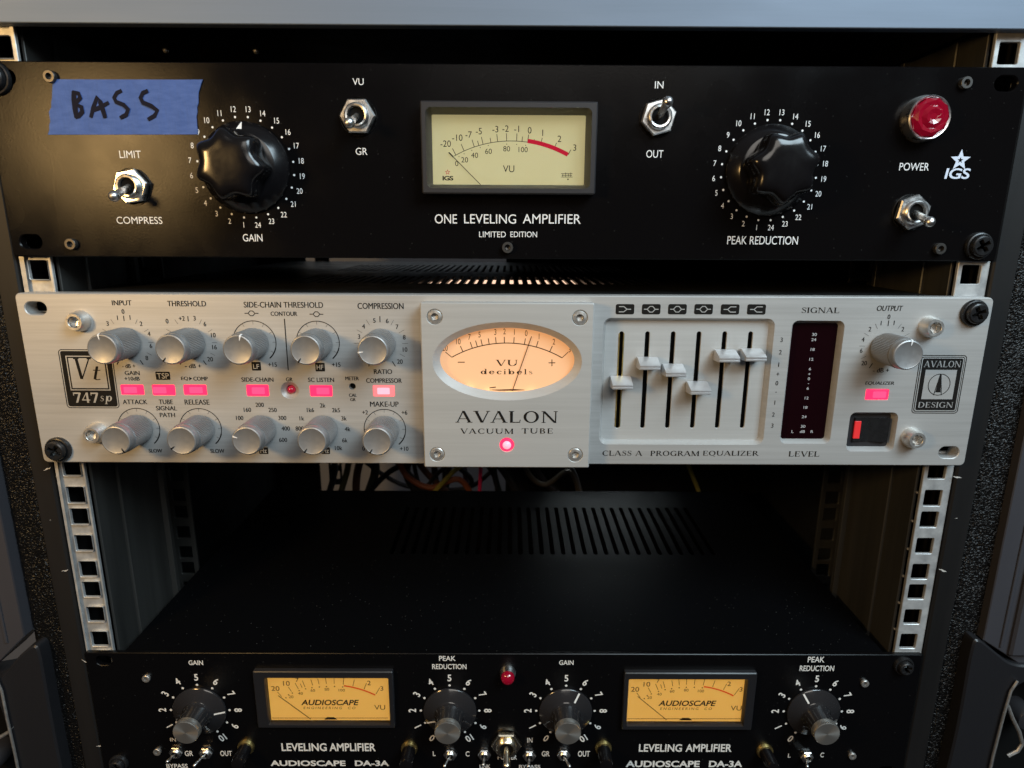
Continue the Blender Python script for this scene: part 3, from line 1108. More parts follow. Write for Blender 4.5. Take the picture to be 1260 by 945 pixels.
# ------------------------------------------------------------ strip of blue tape
tp = MB()
tl, tr, br, bl = (32.27,185.76), (100.96,186.03), (95.87,162.24), (26.11,161.73)
rt = random.Random(5)
jl = [0] + [rt.uniform(-.5, .6) for _ in range(11)] + [0]
jr = [0, -.6, -1.0, -1.4, -1.2, -.9, -1.4, -1.0, -1.3, -.9, -.6, -.1, 0]
rows = []
for j in range(13):
    v = j / 12
    L = (tl[0] + (bl[0] - tl[0]) * v + jl[j], tl[1] + (bl[1] - tl[1]) * v)
    Rr = (tr[0] + (br[0] - tr[0]) * v + jr[j] + .4, tr[1] + (br[1] - tr[1]) * v)
    rows.append([(L[0] + (Rr[0] - L[0]) * i / 40, -.30 - .10 * math.sin(i * .35 + j * .5) - .22 * max(0, (i - 36) / 4) ** 2 - .07 * math.sin(i * 1.1), L[1] + (Rr[1] - L[1]) * i / 40) for i in range(41)])
tp.grid(rows)
tp.grid([[(x, -.1, z) for x, y, z in r] for r in rows])
edge = rows[0] + [r[-1] for r in rows[1:]] + rows[-1][::-1][1:] + [r[0] for r in rows[::-1]][1:-1]
tp.grid([edge, [(x, -.1, z) for x, y, z in edge]], True)
tape = tp.obj('tape_label', M_TAPE, None, smooth=40)
tag(tape, 'torn strip of blue masking tape with hand-written BASS on black panel', 'tape')
T = MB()
YT = -.62
stroke(T, [(41.27,180.72), (41.01,177.30), (40.87,173.00), (40.94,169.17)], [1.7, 2.4, 2.4, 2.0], YT)
stroke(T, [(40.69,180.35), (43.48,179.75), (43.99,177.93), (41.49,175.34), (43.90,173.88), (43.98,171.78), (41.98,169.92), (40.32,169.41)], [1.6, 1.8, 2.0, 2.0, 2.0, 2.2, 2.0, 1.6], YT - .01)
stroke(T, [(47.58,169.33), (49.40,173.66), (51.93,178.34), (52.92,176.14), (53.71,172.45), (54.30,169.24)], [1.6, 2.0, 1.8, 2.2, 2.2, 1.8], YT)
stroke(T, [(48.39,172.18), (51.74,173.43), (56.84,175.92)], [1.6, 2.0, 1.5], YT - .01)
stroke(T, [(63.59,181.09), (61.23,180.10), (59.63,178.01), (60.29,176.18), (63.55,174.97), (65.39,173.01), (64.30,170.79), (61.19,169.28)], [1.6, 1.8, 1.9, 1.9, 1.9, 2.0, 1.9, 1.6], YT)
stroke(T, [(75.66,181.16), (73.17,180.17), (71.85,178.08), (72.63,176.01), (76.27,174.55), (78.92,172.60), (77.46,170.36), (74.06,168.61)], [1.6, 1.8, 1.9, 2.0, 2.0, 2.0, 1.9, 1.6], YT)
T.obj('handwriting', M_MARKER, tape, smooth=0, normals=False)

# ------------------------------------------------------------ silver compressor and equaliser (middle unit)
av = thing('silver_compressor_equalizer', 'silver compressor and equalizer with an oval peach-lit meter and rows of small knobs', 'audio unit', (240, -4, 0))
XW = 482.6
YA = -4.0
well = rrect(*(291.54,12.81), *(373.68,75.52), 2.2)
win = rrect(*(385.54,13.52), *(408.61,74.71), 1.6)
swi = rrect(*(420.58,9.37), *(442.29,27.45), 1.6)
sl = [slot(9.4, 80.6, 10.5, 6.4), slot(473.2, 80.6, 10.5, 6.4), slot(9.4, 7.4, 10.5, 6.4), slot(473.2, 7.4, 10.5, 6.4)]
led_boxes = [(51.49,39.34,11.61,5.18), (67.43,39.28,11.49,5.43), (83.39,39.41,11.62,5.31), (115.11,39.23,11.26,5.87), (147.37,39.20,11.27,5.76), (179.28,39.34,10.95,5.76), (431.27,38.52,11.68,5.55)]
lh = [rrect(a - w_ / 2, b - h_ / 2, a + w_ / 2, b + h_ / 2, .35, 2) for a, b, w_, h_ in led_boxes]
grc = (131.47,39.42)
mtc = (163.42,41.59)
ov = circ(*(242.10,55.23), 40, 48, 20)
m = MB()
m.plate(rrect(0, 0, XW, 88.1, 2.6), sl + [well, win, swi] + lh + [circ(*grc, 2.4), circ(*mtc, 1.7), ov], YA, 3.98, .5,
        [.4] * 4 + [(1.7, 3.4), (1.6, 3.0), (1.6, 3.2)] + [.15] * 7 + [(2.2, 2.0), .1, .2])
av_plate = m.obj('faceplate', M_SILVER, av)
m = MB()
m.box(22, 461, 4.0, 6.0, 1.2, 86.0)
m.box(22, 24, 6.0, 330, 1.2, 86.0)
m.box(459, 461, 6.0, 330, 1.2, 86.0)
m.box(24, 459, 328, 330, 1.2, 86.0)
m.box(24, 459, 6.0, 328, 1.2, 3.0)
m.obj('chassis', M_CHASSIS, av)


def vent_cover(parent, name, x0, x1, y0, y1, z0, z1, holes, mt, loc=(0, 0, 0)):
    """flat lid with slots: built as an upright plate, then laid down"""
    m = MB()
    m.plate([(x0, y0), (x1, y0), (x1, y1), (x0, y1)], holes, 0.0, z1 - z0, 0.0)
    m.v = [(x, z, z1 - y) for x, y, z in m.v]
    return m.obj(name, mt, parent, smooth=0)


holes = []
for k in range(41):
    x = 110 + 5.6 * k
    holes.append(slot(x, 100, 2.4, 60, 3))
    holes.append(slot(x, 225, 2.4, 90, 3))
vent_cover(av, 'vented_lid', 22, 461, 6.0, 330, 86.2, 87.6, holes, M_VENT)
# glowing valves and board inside, seen through the slots
m = MB()
m.box(40, 440, 20, 310, 20, 22)
brd = m.obj('circuit_board', M_PCB, av)
for y, x0_, x1_ in ((78, 196, 284), (96, 188, 276), (114, 200, 292)):
    m = MB()
    m.tube([(x0_, y, 81), (x0_ + 4, y, 82), (x1_ - 4, y, 82), (x1_, y, 81)], [1.5, 4.4, 4.4, 1.5], 12)
    m.obj('glowing_valve', M_TUBE, brd)

# knobs
COLS = [52.0, 83.9, 115.6, 147.3, 178.9]
R1, R2 = 63.9, 18.9


def av_knob(mark):
    k = MB()
    n = 120
    k.lathe([(7.3, .6), (7.55, 1.2), (7.55, 15.6), (7.2, 16.2)], n, rad=lambda a, kk, r: r + (.16 if int(round(a / (2 * math.pi) * n)) % 2 else -.10) * (1 if kk in (1, 2) else 0), cap=False)
    k.cur = 0
    o = k.obj('knob', M_KNOB, None, (0, YA, 0), 25)
    f = MB()
    f.lathe([(7.2, 16.0), (7.35, 16.4), (7.35, 19.0), (7.0, 19.8), (6.5, 20.05), (6.2, 19.9), (.01, 19.85)], 64)
    f.obj('end_cap', M_FACE, o, (0, YA, 0), 30)
    return o


proto = av_knob(0)


def mark_knob(o, ang_, white=True):
    if ang_ is None:
        return
    p = MB()
    a = R_(ang_)
    pts = [(7.52, 18.0, .42), (7.45, 19.0, .42), (7.1, 19.9, .42), (6.5, 20.15, .40), (4.6, 20.05, .14)]
    rows = [[((r * math.sin(a) + s * w_ * math.cos(a)), -h, (r * math.cos(a) - s * w_ * math.sin(a))) for s in (-1, 1)] for r, h, w_ in pts]
    p.grid(rows)
    p.obj('index_mark', M_WHITE if white else M_INK, o, tuple(WL[o.name]), 0)


first = True
for x, z, a_, wh in ((COLS[0], R1, -8, 1), (COLS[1], R1, 215, 0), (COLS[2], R1, 14, 1), (COLS[3], R1, 213, 0), (COLS[4], R1, 262, 1),
                     (COLS[0], R2, 150, 0), (COLS[1], R2, 232, 0), (COLS[2], R2, 290, 1), (COLS[3], R2, 215, 0), (COLS[4], R2, 212, 0), (431.6, 62.9, 8, 1)):
    if first:
        place(proto, av, (x, YA, z))
        for ch in proto.children:
            place(ch, proto, (x, YA, z))
        o = proto
        clean = proto
        first = False
        later = (o, a_, wh)
    else:
        o = dup(clean, av, (x, YA, z))
        mark_knob(o, a_, wh)
mark_knob(*later)

# printed scales and words
T = MB()
YP = YA - .08


def opt(s, box, **k):
    for d_, y_ in ((-.07, 0), (.07, .006)):
        sans(T, s, (box[0] + d_, box[1], box[2] - .1, box[3]), YP - y_, **k)


opt('INPUT', (52.22,83.48,9.71,2.49))
opt('THRESHOLD', (84.09,83.28,19.07,2.73))
opt('SIDE-CHAIN THRESHOLD', (131.65,82.90,39.10,2.86))
opt('CONTOUR', (131.57,78.49,13.18,2.13))
opt('COMPRESSION', (179.49,82.55,22.71,2.97))
opt('GAIN', (52.60,48.13,7.53,2.12))
opt('+10dB', (52.15,45.19,7.67,2.00))
opt('EQ', (78.75,45.31,3.65,2.00))
opt('COMP', (86.79,45.34,7.31,2.00))
fillrect(T, [(81.18,46.32), (80.95,44.32), (82.52,45.33)], YP)
opt('ATTACK', (52.05,33.00,12.52,2.42))
opt('TUBE', (67.77,33.07,7.12,2.42))
opt('SIGNAL', (67.67,29.68,10.71,2.31))
opt('PATH', (67.73,26.09,7.78,2.32))
opt('RELEASE', (83.67,33.01,12.66,2.68))
opt('SLOW', (59.20,6.68,7.01,1.98))
opt('SLOW', (91.36,6.68,7.26,2.25))
opt('SIDE-CHAIN', (115.51,44.97,16.23,2.24))
opt('GR', (131.64,45.16,3.38,2.02))
opt('SC LISTEN', (147.74,45.00,13.19,2.24))
opt('METER', (163.48,45.80,6.86,1.90))
opt('CAL', (163.39,37.02,3.95,1.70))
opt('GR', (163.32,34.69,2.75,1.59))
opt('COMPRESSOR', (179.61,44.75,18.11,2.36))
opt('RATIO', (179.31,49.39,9.24,2.45))
opt('MAKE-UP', (179.26,32.36,14.64,2.74))
opt('OUTPUT', (431.48,82.62,12.87,2.66), shear=.12)
opt('EQUALIZER', (431.71,44.41,14.83,1.99), shear=.15)
opt('- dB +', (431.50,51.23,8.29,2.32))
opt('- dB +', (51.32,51.73,6.66,2.11))
opt('- dB +', (83.74,51.87,8.24,2.11))
for s, p in (('3', (43.79,73.24)), ('1', (49.08,76.14)), ('0', (52.24,79.26)), ('1', (55.28,76.29)), ('2', (60.35,73.20)), ('4', (63.64,68.15)), ('6', (63.83,62.07)), ('8', (61.00,55.92)),
             ('0', (73.39,74.58)), ('+2', (80.82,75.94)), ('3', (87.14,76.09)), ('6', (91.96,73.23)), ('10', (95.56,67.69)), ('16', (95.53,61.60)), ('20', (92.72,55.44)),
             ('+15', (123.83,52.81)), ('+15', (155.89,52.95)), ('160', (109.00,29.09)), ('200', (115.50,31.75)), ('250', (121.87,29.03)), ('100', (104.62,24.71)), ('300', (126.50,24.80)), ('400', (127.82,19.13)), ('600', (126.01,12.94)),
             ('2k', (147.70,31.54)), ('1k6', (141.26,29.11)), ('2k5', (154.37,29.06)), ('1k', (136.54,24.61)), ('3k', (158.21,24.70)), ('800', (135.04,19.16)), ('4k', (159.77,18.92)), ('6k', (157.99,12.84)), ('10k', (154.51,8.59)),
             ('+2', (169.20,27.97)), ('+6', (189.40,27.94)), ('0', (167.47,8.40)), ('+10', (188.62,8.37)),
             ('3', (168.10,67.26)), ('4', (170.61,72.46)), ('5', (176.09,75.38)), ('6', (182.48,75.20)), ('7', (187.28,72.32)), ('8', (190.63,67.04)), ('10', (190.84,60.82)), ('20', (188.04,54.64)),
             ('0', (431.64,78.40)), ('1', (428.18,75.25)), ('2', (423.02,72.20)), ('4', (420.25,66.99)), ('6', (420.11,61.30)), ('20', (422.43,54.89)), ('1', (434.63,75.40)), ('2', (439.45,72.28)),
             ('3', (379.44,66.62)), ('2', (379.47,60.32)), ('1', (379.29,53.95)), ('+', (379.38,49.04)), ('0', (379.34,44.30)), ('-', (379.40,39.54)), ('1', (379.32,34.08)), ('2', (379.22,27.69)), ('3', (379.29,21.70))):
    for d_, y_ in ((-.06, 0), (.06, .006)):
        num(T, s, (p[0] + d_, p[1]), 2.3, YP - y_, 0, .88)
# fine tick fans round four knobs
for (x, z), rr in (((52.2, 63.9), (10.6, 13.2)), ((83.9, 63.9), (10.6, 13.2)), ((178.9, 63.9), (10.6, 13.6)), ((431.8, 63.6), (10.2, 13.0))):
    for k in range(11):
        a = -150 + 30 * k
        stroke(T, ray((x, z), a, *rr), .42 if k in (0, 5, 10) else .14, YP)
# ringed scales
for x, z, fat in ((115.8, 64.2, 1), (147.4, 64.2, 1), (52.2, 18.9, 0), (84.0, 18.9, 0), (179.0, 18.9, 1)):
    stroke(T, arcpts((x, z), 10.7, -115, 140), .38, YP)
    for k in range(9):
        a = -120 + 30 * k
        stroke(T, ray((x, z), a, 8.9, 10.6), .13, YP)
    stroke(T, arcpts((x, z), 10.7, 105, 140), .62, YP - .01)
# contour symbols and divider
for c in ((115.54,78.63), (147.61,78.35)):
    for sgn in (1, -1):
        stroke(T, [(c[0] - 3.4, c[1]), (c[0] - 1.7, c[1]), (c[0] - .6, c[1] + sgn * 1.2), (c[0] + .6, c[1] + sgn * 1.2), (c[0] + 1.7, c[1]), (c[0] + 3.4, c[1])], .42, YP - .005 * sgn)
stroke(T, [(131.59,76.03), (131.50,49.84)], .5, YP)
roman(T, 'SIGNAL', (397.32,81.51,18.64,2.77), YP)
roman(T, 'LEVEL', (397.42,6.32,16.16,2.96), YP)
roman(T, 'CLASS A', (302.46,6.34,20.92,2.85), YP)
roman(T, 'PROGRAM', (329.81,6.33,25.57,2.85), YP)
roman(T, 'EQUALIZER', (359.24,6.28,29.15,3.19), YP)
T.obj('panel_lettering', M_INK, av_plate, smooth=0, normals=False)
YP2 = YP - .06
for bx, wd_, tb_ in (((67.91,46.76,7.18,4.25), 'TSP', (67.97,46.70,6.08,2.88)), ((115.57,51.88,4.66,4.44), 'LF', (115.51,51.77,3.03,2.44)), ((147.68,51.58,4.77,4.44), 'HF', (147.63,51.58,3.36,2.44)), ((115.42,6.95,4.81,3.67), 'Hz', (115.37,7.01,3.36,2.60)), ((147.70,7.08,4.48,3.67), 'Hz', (147.71,7.14,3.36,2.60))):
    T = MB()
    fillrect(T, rrect(bx[0] - bx[2] / 2, bx[1] - bx[3] / 2, bx[0] + bx[2] / 2, bx[1] + bx[3] / 2, .35, 2), YP)
    o = T.obj('scale_tag', M_INK, av, smooth=0, normals=False)
    T = MB()
    sans(T, wd_, tb_, YP2, bold=.01)
    T.obj('tag_lettering', M_SILVER, o, smooth=0, normals=False)
for k in range(6):
    c = ((300.26,81.54), (313.24,81.60), (326.21,81.66), (339.19,81.73), (352.29,81.69), (365.38,81.75))[k]
    T = MB()
    fillrect(T, rrect(c[0] - 4.6, c[1] - 2.55, c[0] + 4.6, c[1] + 2.55, .9, 3), YP)
    o = T.obj('band_symbol', M_INK, av, smooth=0, normals=False)
    T = MB()
    for s in (1, -1):
        if k == 0:
            q = [(-3.0, s * 1.3), (-.6, s * 1.3), (1.0, 0), (3.0, 0)]
        elif k > 3:
            q = [(3.0, s * 1.3), (.2, s * 1.3), (-1.2, 0), (-3.2, 0)]
        else:
            q = [(-3.6, 0), (-2.0, 0), (-.7, s * 1.4), (.7, s * 1.4), (2.0, 0), (3.6, 0)]
        stroke(T, [(c[0] + a, c[1] + b) for a, b in q], .45, YP2 - .004 * s)
    T.obj('curve_mark', M_SILVER, o, smooth=0, normals=False)


def badge(name, x0, z0, x1, z1):
    """black printed badge inside a fine outline"""
    T = MB()
    fillrect(T, rrect(x0 + .9, z0 + .9, x1 - .9, z1 - .9, 1.2), YP)
    ring2(T, rrect(x0, z0, x1, z1, 1.8), rrect(x0 + .4, z0 + .4, x1 - .4, z1 - .4, 1.4), YP)
    return T.obj(name, M_INK, av, smooth=0, normals=False)


lx0, lx1, lz0, lz1 = 17.0, 43.9, (10.90,29.57)[1], (23.05,60.17)[1]
rx0, rx1, rz0, rz1 = (450.34,44.32)[0] - 0.2, (474.08,44.42)[0], (461.75,28.61)[1], (461.61,59.20)[1]
YP3 = YP2 - .06
bdg = badge('model_badge', lx0, lz0, lx1, lz1)
T = MB()
ring2(T, rrect(lx0 + 3.3, lz0 + 9.4, lx1 - 3.3, lz1 - 3.3, .1), rrect(lx0 + 3.8, lz0 + 9.9, lx1 - 3.8, lz1 - 3.8, .1), YP2)
fillrect(T, rrect(lx0 + 4.5, lz0 + 10.6, lx1 - 4.5, lz1 - 4.5, .1), YP2)
T.obj('badge_panel', M_SILVER, bdg, smooth=0, normals=False)
T = MB()
roman(T, '747', (lx0 + 10.6, lz0 + 5.6, 12.8, 5.4), YP2, 0, .0)
roman(T, 'sp', (lx0 + 20.6, lz0 + 4.4, 6.0, 4.4), YP2, .2)
T.obj('badge_lettering', M_SILVER, bdg, smooth=0, normals=False)
T = MB()
ccx = (lx0 + lx1) / 2
roman(T, 'V', (ccx - 2.0, lz1 - 9.9, 9.0, 10.8), YP3, .20)
roman(T, 't', (ccx + 4.4, lz1 - 12.2, 4.2, 7.2), YP3, .25)
T.obj('badge_letters', M_INK, bdg, smooth=0, normals=False)

bdg = badge('maker_badge', rx0, rz0, rx1, rz1)
rcx, rcz = (rx0 + rx1) / 2, (rz0 + rz1) / 2
T = MB()
ring2(T, rrect(rx0 + 1.3, rz0 + 1.3, rx1 - 1.3, rz1 - 1.3, 1.0), rrect(rx0 + 1.75, rz0 + 1.75, rx1 - 1.75, rz1 - 1.75, .8), YP2)
fillrect(T, rrect(rx0 + 4.0, rz0 + 7.6, rx1 - 4.0, rz1 - 7.6, .1), YP2)
T.obj('badge_panel', M_SILVER, bdg, smooth=0, normals=False)
T = MB()
roman(T, 'AVALON', (rcx, rz1 - 4.6, (rx1 - rx0) * .78, 3.3), YP2)
roman(T, 'DESIGN', (rcx, rz0 + 4.6, (rx1 - rx0) * .74, 3.0), YP2)
T.obj('badge_lettering', M_SILVER, bdg, smooth=0, normals=False)
T = MB()
ring2(T, circ(rcx, rcz, 5.7, 40), circ(rcx, rcz, 5.35, 40), YP3)
fillrect(T, [(rcx - .25, rcz + 5.6), (rcx + .25, rcz + 5.6), (rcx + 1.3, rcz - 3.8), (rcx - 1.3, rcz - 3.8)], YP3 - .01)
stroke(T, [(rcx - .2, rcz + 5.4), (rcx - 2.0, rcz - 5.6)], .35, YP3)
stroke(T, [(rcx + .2, rcz + 5.4), (rcx + 2.0, rcz - 5.6)], .35, YP3)
stroke(T, [(rcx - 2.0, rcz - 3.9), (rcx + 2.0, rcz - 3.9)], .3, YP3 - .005)
T.obj('badge_emblem', M_INK, bdg, smooth=0, normals=False)

# lit push buttons
for k, (a, b, w_, h_) in enumerate(led_boxes):
    m = MB()
    m.plate(rrect(a - w_ / 2 + .12, b - h_ / 2 + .12, a + w_ / 2 - .12, b + h_ / 2 - .12, .3, 2), [], YA - .35, YA + 3, .3)
    o = m.obj('lit_button', M_LEDPALE if k == 5 else M_LED, av)
    if k == 5:
        o['label'] = 'palest lit button, below the word COMPRESSOR'
    m = MB()
    sx = (-.12, -.3, .12, .1, .2, 0, .2)[k]
    rr = random.Random(k)
    m.plate(rrect(a + w_ * (sx * .5 - .30), b - h_ * .30, a + w_ * (sx * .5 + .28), b + h_ * .30, .5, 3), [], YA - .42, YA - .3, .05)
    m.obj('bright_core', M_LEDWHITE if k == 5 else M_LEDHOT, o)
m = MB()
m.lathe([(2.0, -2), (2.0, .1), (1.6, .9), (.9, 1.4), (.01, 1.6)], 24, (0, 0, 0))
m.obj('gain_reduction_led', M_LEDDIM, av, (grc[0] + .3, YA + 1.4, grc[1]))
m = MB()
m.lathe([(1.9, -2.5)], 24)
m.obj('calibration_trimmer', M_HOLE, av, (mtc[0], YA, mtc[1]), 0)
socket = []
for c, r, h in (((30.70,74.56), 4.3, 5.6), ((30.65,16.59), 4.3, 5.6), ((452.24,73.62), 4.4, 5.6), ((452.12,15.77), 4.4, 5.6)):
    socket_bolt(av, c[0], c[1], YA, r, h, M_STEEL, .62)
rack_screw(av, 9.4, 7.4, YA, 6.6, 60)
rack_screw(av, 473.2, 80.6, YA, 6.6, 25)

# six-band fader panel
wx0, wz0 = well[0][0], well[0][1]
xs = [p[0] for p in well]
zs = [p[1] for p in well]
tops = [(299.85,69.87), (312.87,69.93), (325.89,69.99), (338.91,70.05), (351.94,70.11), (364.97,70.17)]
bots = [(299.68,18.81), (312.86,18.86), (325.82,18.92), (338.89,18.97), (351.86,19.03), (365.05,19.08)]
holes = []
FX = []
for t, b in zip(tops, bots):
    x = (t[0] + b[0]) / 2
    FX.append(x)
    holes.append(slot(x, (t[1] + b[1]) / 2, 2.3, t[1] - b[1], 4))
m = MB()
m.plate([(min(xs) - 1, min(zs) - 1), (max(xs) + 1, min(zs) - 1), (max(xs) + 1, max(zs) + 1), (min(xs) - 1, max(zs) + 1)], holes, -.55, .6, .15)
fp = m.obj('fader_panel', M_PLATE, av)
m = MB()
m.box(min(xs) - .5, max(xs) + .5, 2.2, 3.2, min(zs) - .5, max(zs) + .5)
m.obj('fader_track', M_HOLE, fp)
m = MB()
for s in (-1.22, 1.22):
    m.box(FX[0] + s * .96 - .26, FX[0] + s * .96 + .26, -.78, .5, bots[0][1] + 1, tops[0][1] - 1)
m.obj('slot_glint', M_BRASS, fp)  # brass strips added to give the first slot its amber glint
fz = [(298.29,44.11)[1], (311.13,54.08)[1], (324.04,50.61)[1], (336.81,41.54)[1], (351.09,58.09)[1], (362.68,58.66)[1]]
fproto = None
for x, z in zip(FX, fz):
    if fproto is None:
        m = MB()
        sec = [(0.4, 3.1), (3.0, 3.1), (9.6, .8), (10.2, .4), (10.2, -.1), (9.9, -.25), (9.9, -.65), (10.2, -.8), (10.2, -1.45), (9.8, -1.8), (3.0, -2.4), (.4, -2.4)]
        rows = []
        for s, k in ((-5.1, .985), (-4.8, 1.0), (4.8, 1.0), (5.1, .985)):
            rows.append([(s, -h * k, v * k) for h, v in sec])
        m.grid(rows, True)
        m.poly(rows[0])
        m.poly(rows[-1][::-1])
        fproto = m.obj('fader_cap', M_FADER, av, (x, -1.0, z), 30)
        m = MB()
        m.box(-.7, .7, -1.2, 3.2, -1.6, 1.6)
        m.obj('fader_stem', M_SCREW, fproto, (x, -1.0, z), 30)
    else:
        dup(fproto, av, (x, -1.0, z))

# level display
m = MB()
xs = [p[0] for p in win]
zs = [p[1] for p in win]
m.box(min(xs) - 1, max(xs) + 1, -.6, .4, min(zs) - 1, max(zs) + 1)
ld = m.obj('level_display', M_ACRYL, av, smooth=0)
T = MB()
YL = -.68
for s, p in (('30', (397.21,68.84)), ('24', (397.18,66.21)), ('18', (397.19,61.16)), ('12', (397.10,56.06)), ('6', (396.98,51.05)), ('+', (396.95,48.35)), ('0', (397.00,45.88)), ('-', (397.06,43.28)), ('6', (397.00,40.79)),
             ('12', (397.00,35.67)), ('18', (396.99,30.63)), ('24', (396.86,25.55)), ('30', (396.86,20.31)), ('L', (391.67,17.48)), ('dB', (396.83,17.50)), ('R', (401.87,17.52))):
    num(T, s, p, 1.45, YL, 0, 1.25, .01)
T.obj('display_lettering', mat('grey_display_ink', (0.42, 0.42, 0.43), 0.7, 0, 0.2), ld, smooth=0, normals=False)

# power rocker
xs = [p[0] for p in swi]
zs = [p[1] for p in swi]
m = MB()
m.box(min(xs) - 1, max(xs) + 1, -.4, .6, min(zs) - 1, max(zs) + 1)
sw = m.obj('power_switch', M_PLASTIC, av, smooth=0)
sx0, sz0 = (423.37,12.28)
sx1, sz1 = (440.86,25.23)
m = MB()
xm = sx0 + (sx1 - sx0) * .42
rows = []
for z in (sz0, sz1):
    rows.append([(sx0, -1.4, z), (xm, -.75, z), (xm + .8, -.75, z), (sx1, -2.6, z), (sx1 + .01, -.2, z)])
m.grid(rows)
m.poly(rows[1] + [(sx0, -.2, sz1)])
m.poly(rows[0] + [(sx0, -.2, sz0)])
m.obj('rocker', M_SCREW, sw, smooth=0)
m = MB()
q0, q1 = (423.38,14.07), (426.59,23.49)
m.box(q0[0], q1[0], -1.8, -.9, q0[1], q1[1], .15)
m.obj('red_mark', M_SWITCHRED, sw)

# meter block
px0, px1, pz0, pz1 = 200.1, 284.0, 1.5, 85.4
oc = (242.13,56.57)
orx = ((278.78,56.74)[0] - (205.52,56.41)[0]) / 2
orz = ((242.07,75.58)[1] - (242.20,36.40)[1]) / 2
sc4 = [(207.09,78.48), (277.16,78.33), (206.78,8.50), (276.85,8.47)]
pilot = (242.08,13.72)
m = MB()
m.plate(rrect(px0, pz0, px1, pz1, .8, 3), [circ(oc[0], oc[1], orx - 3.3, 64, orz - 3.3)] + [circ(c[0], c[1], 3.75, 24) for c in sc4] + [circ(*pilot, 3.6)], -13.0, -9.0, .5,
        [(3.3, 3.6)] + [.25] * 4 + [.3])
m.plate(rrect(px0 + .3, pz0 + .3, px1 - .3, pz1 - .3, .8, 3), [circ(oc[0], oc[1], orx - .5, 64, orz - .5)] + [circ(c[0], c[1], 3.75, 24) for c in sc4] + [circ(*pilot, 3.6)], -8.99, -4.1, 0)
mp_ = m.obj('meter_block', M_PLATE, av)
for bx_, e_ in ((-19, .0004), (-9, .0005), (2, .0005), (12, .0003)):
    bl = bpy.data.lights.new('meter_bulb', 'POINT')
    bl.energy = e_
    bl.color = (1.0, 0.62, 0.32)
    bl.shadow_soft_size = 0.0008
    bo = bpy.data.objects.new('meter_bulb', bl)
    COL.objects.link(bo)
    bo.location = ((oc[0] + bx_) * MM, -8.1 * MM, (oc[1] - (orz - 1.2) * math.sqrt(1 - (bx_ / orx) ** 2)) * MM)
for c in sc4:
    b = MB()
    b.lathe([(3.7, 0), (3.6, 1.6), (3.0, 2.2), (1.9, 2.3), (1.7, 2.0)], 28, cap=False)
    b.lathe([(1.7, 2.0), (1.6, .6), (.01, .3)], 6, cap=False)
    b.obj('recessed_bolt', M_STEEL, mp_, (c[0], -10.9, c[1]))
b = MB()
b.lathe([(3.5, 0), (3.5, 1.6), (3.0, 2.3)], 32, cap=False)
b.lathe([(3.0, 2.3), (2.2, 2.5)], 32, cap=False)
pl = b.obj('pilot_lamp', M_LED, mp_, (pilot[0], -11.0, pilot[1]))
b = MB()
b.lathe([(2.2, 2.4), (1.9, 3.2), (1.2, 3.7), (.01, 3.9)], 24)
b.obj('bright_core', M_LEDWHITE, pl, (pilot[0], -11.0, pilot[1]))
T = MB()
roman(T, 'AVALON', (241.89,28.50,51.15,6.18), -13.08, 0, .10)
roman(T, 'VACUUM', (231.96,20.96,26.75,2.81), -13.08, 0, .16)
roman(T, 'TUBE', (257.38,21.17,15.72,2.81), -13.08, 0, .16)
T.obj('plate_lettering', M_INK, mp_, smooth=0, normals=False)
m = MB()
m.plate(circ(oc[0], oc[1], orx - .9, 64, orz - .9), [], -6.2, -5.0)
od = m.obj('meter_dial', M_DIALO, mp_, smooth=0)
YD = -6.28
y_ = -6.28
ca, cb, cc = (214.43,57.39), (242.08,64.72), (269.50,57.34)
C1, r1 = circle3(ca, cb, cc)
K = MB()
stroke(K, arcpts(C1, r1, ang(C1, ca), ang(C1, cc)), .44, YD)
for p, s in (((211.22,60.08), 1), ((218.76,63.12), 1), ((223.70,65.14), 1), ((226.36,65.85), 0), ((229.01,66.45), 1), ((232.65,66.97), 0), ((236.28,67.58), 1), ((240.60,67.80), 1), ((245.50,67.62), 1), ((251.10,67.05), 1),
             ((257.41,65.79), 1), ((264.53,63.33), 1), ((272.49,60.26), 1)):
    q = Vector(p) - Vector(C1)
    a = ang(C1, p)
    if s and abs(a) > 28:
        e_ = ca if a < 0 else cc
        stroke(K, [e_, p], .34, YD)
    else:
        stroke(K, ray(C1, a, r1, max(r1 + 1.4, q.length)), .38, YD)
stroke(K, [(217.36,54.88), (220.82,54.89)], .42, YD)
stroke(K, [(262.82,54.78), (266.19,54.80)], .42, YD)
stroke(K, [(264.47,56.51), (264.54,53.07)], .42, YD - .005)
roman(K, 'VU', (241.77,54.63,11.00,3.13), YD, 0, .12)
roman(K, 'decibels', (241.78,50.17,25.94,2.75), YD, 0, .16)
stroke(K, [(233.16,40.66), (238.16,40.58), (245.16,40.71), (250.87,40.73)], [.2, .6, .9, .2], YD)
sans(K, 'sifam', (234.66,41.95,3.40,1.34), YD) if 0 else None
stroke(K, [(233.16,41.69), (236.36,42.11)], .5, YD)
K.obj('dial_scale', M_TICK, od, smooth=0, normals=False)
K = MB()
for s, p in (('20', (211.16,62.09)), ('10', (217.81,65.41)), ('7', (223.33,67.72)), ('5', (228.34,68.93)), ('3', (236.18,70.25)), ('2', (240.69,70.57)), ('1', (245.59,70.30)), ('0', (251.47,69.73)), ('1', (257.86,68.18)), ('2', (265.27,65.53)), ('3', (273.24,61.67))):
    num(K, s, p, 2.9, YD, 0, .68)
K.obj('dial_numbers', mat('brown_scale_ink', (.10, .045, .015), .9, 0, 0), od, smooth=0, normals=False)
m = MB()
m.tube([(q[0], -7.0, q[1]) for q in ((254.11,68.18), (244.76,40.37))], .23, 6)
m.obj('needle', mat('dark_red_needle', (.035, .008, .005), .6), od)

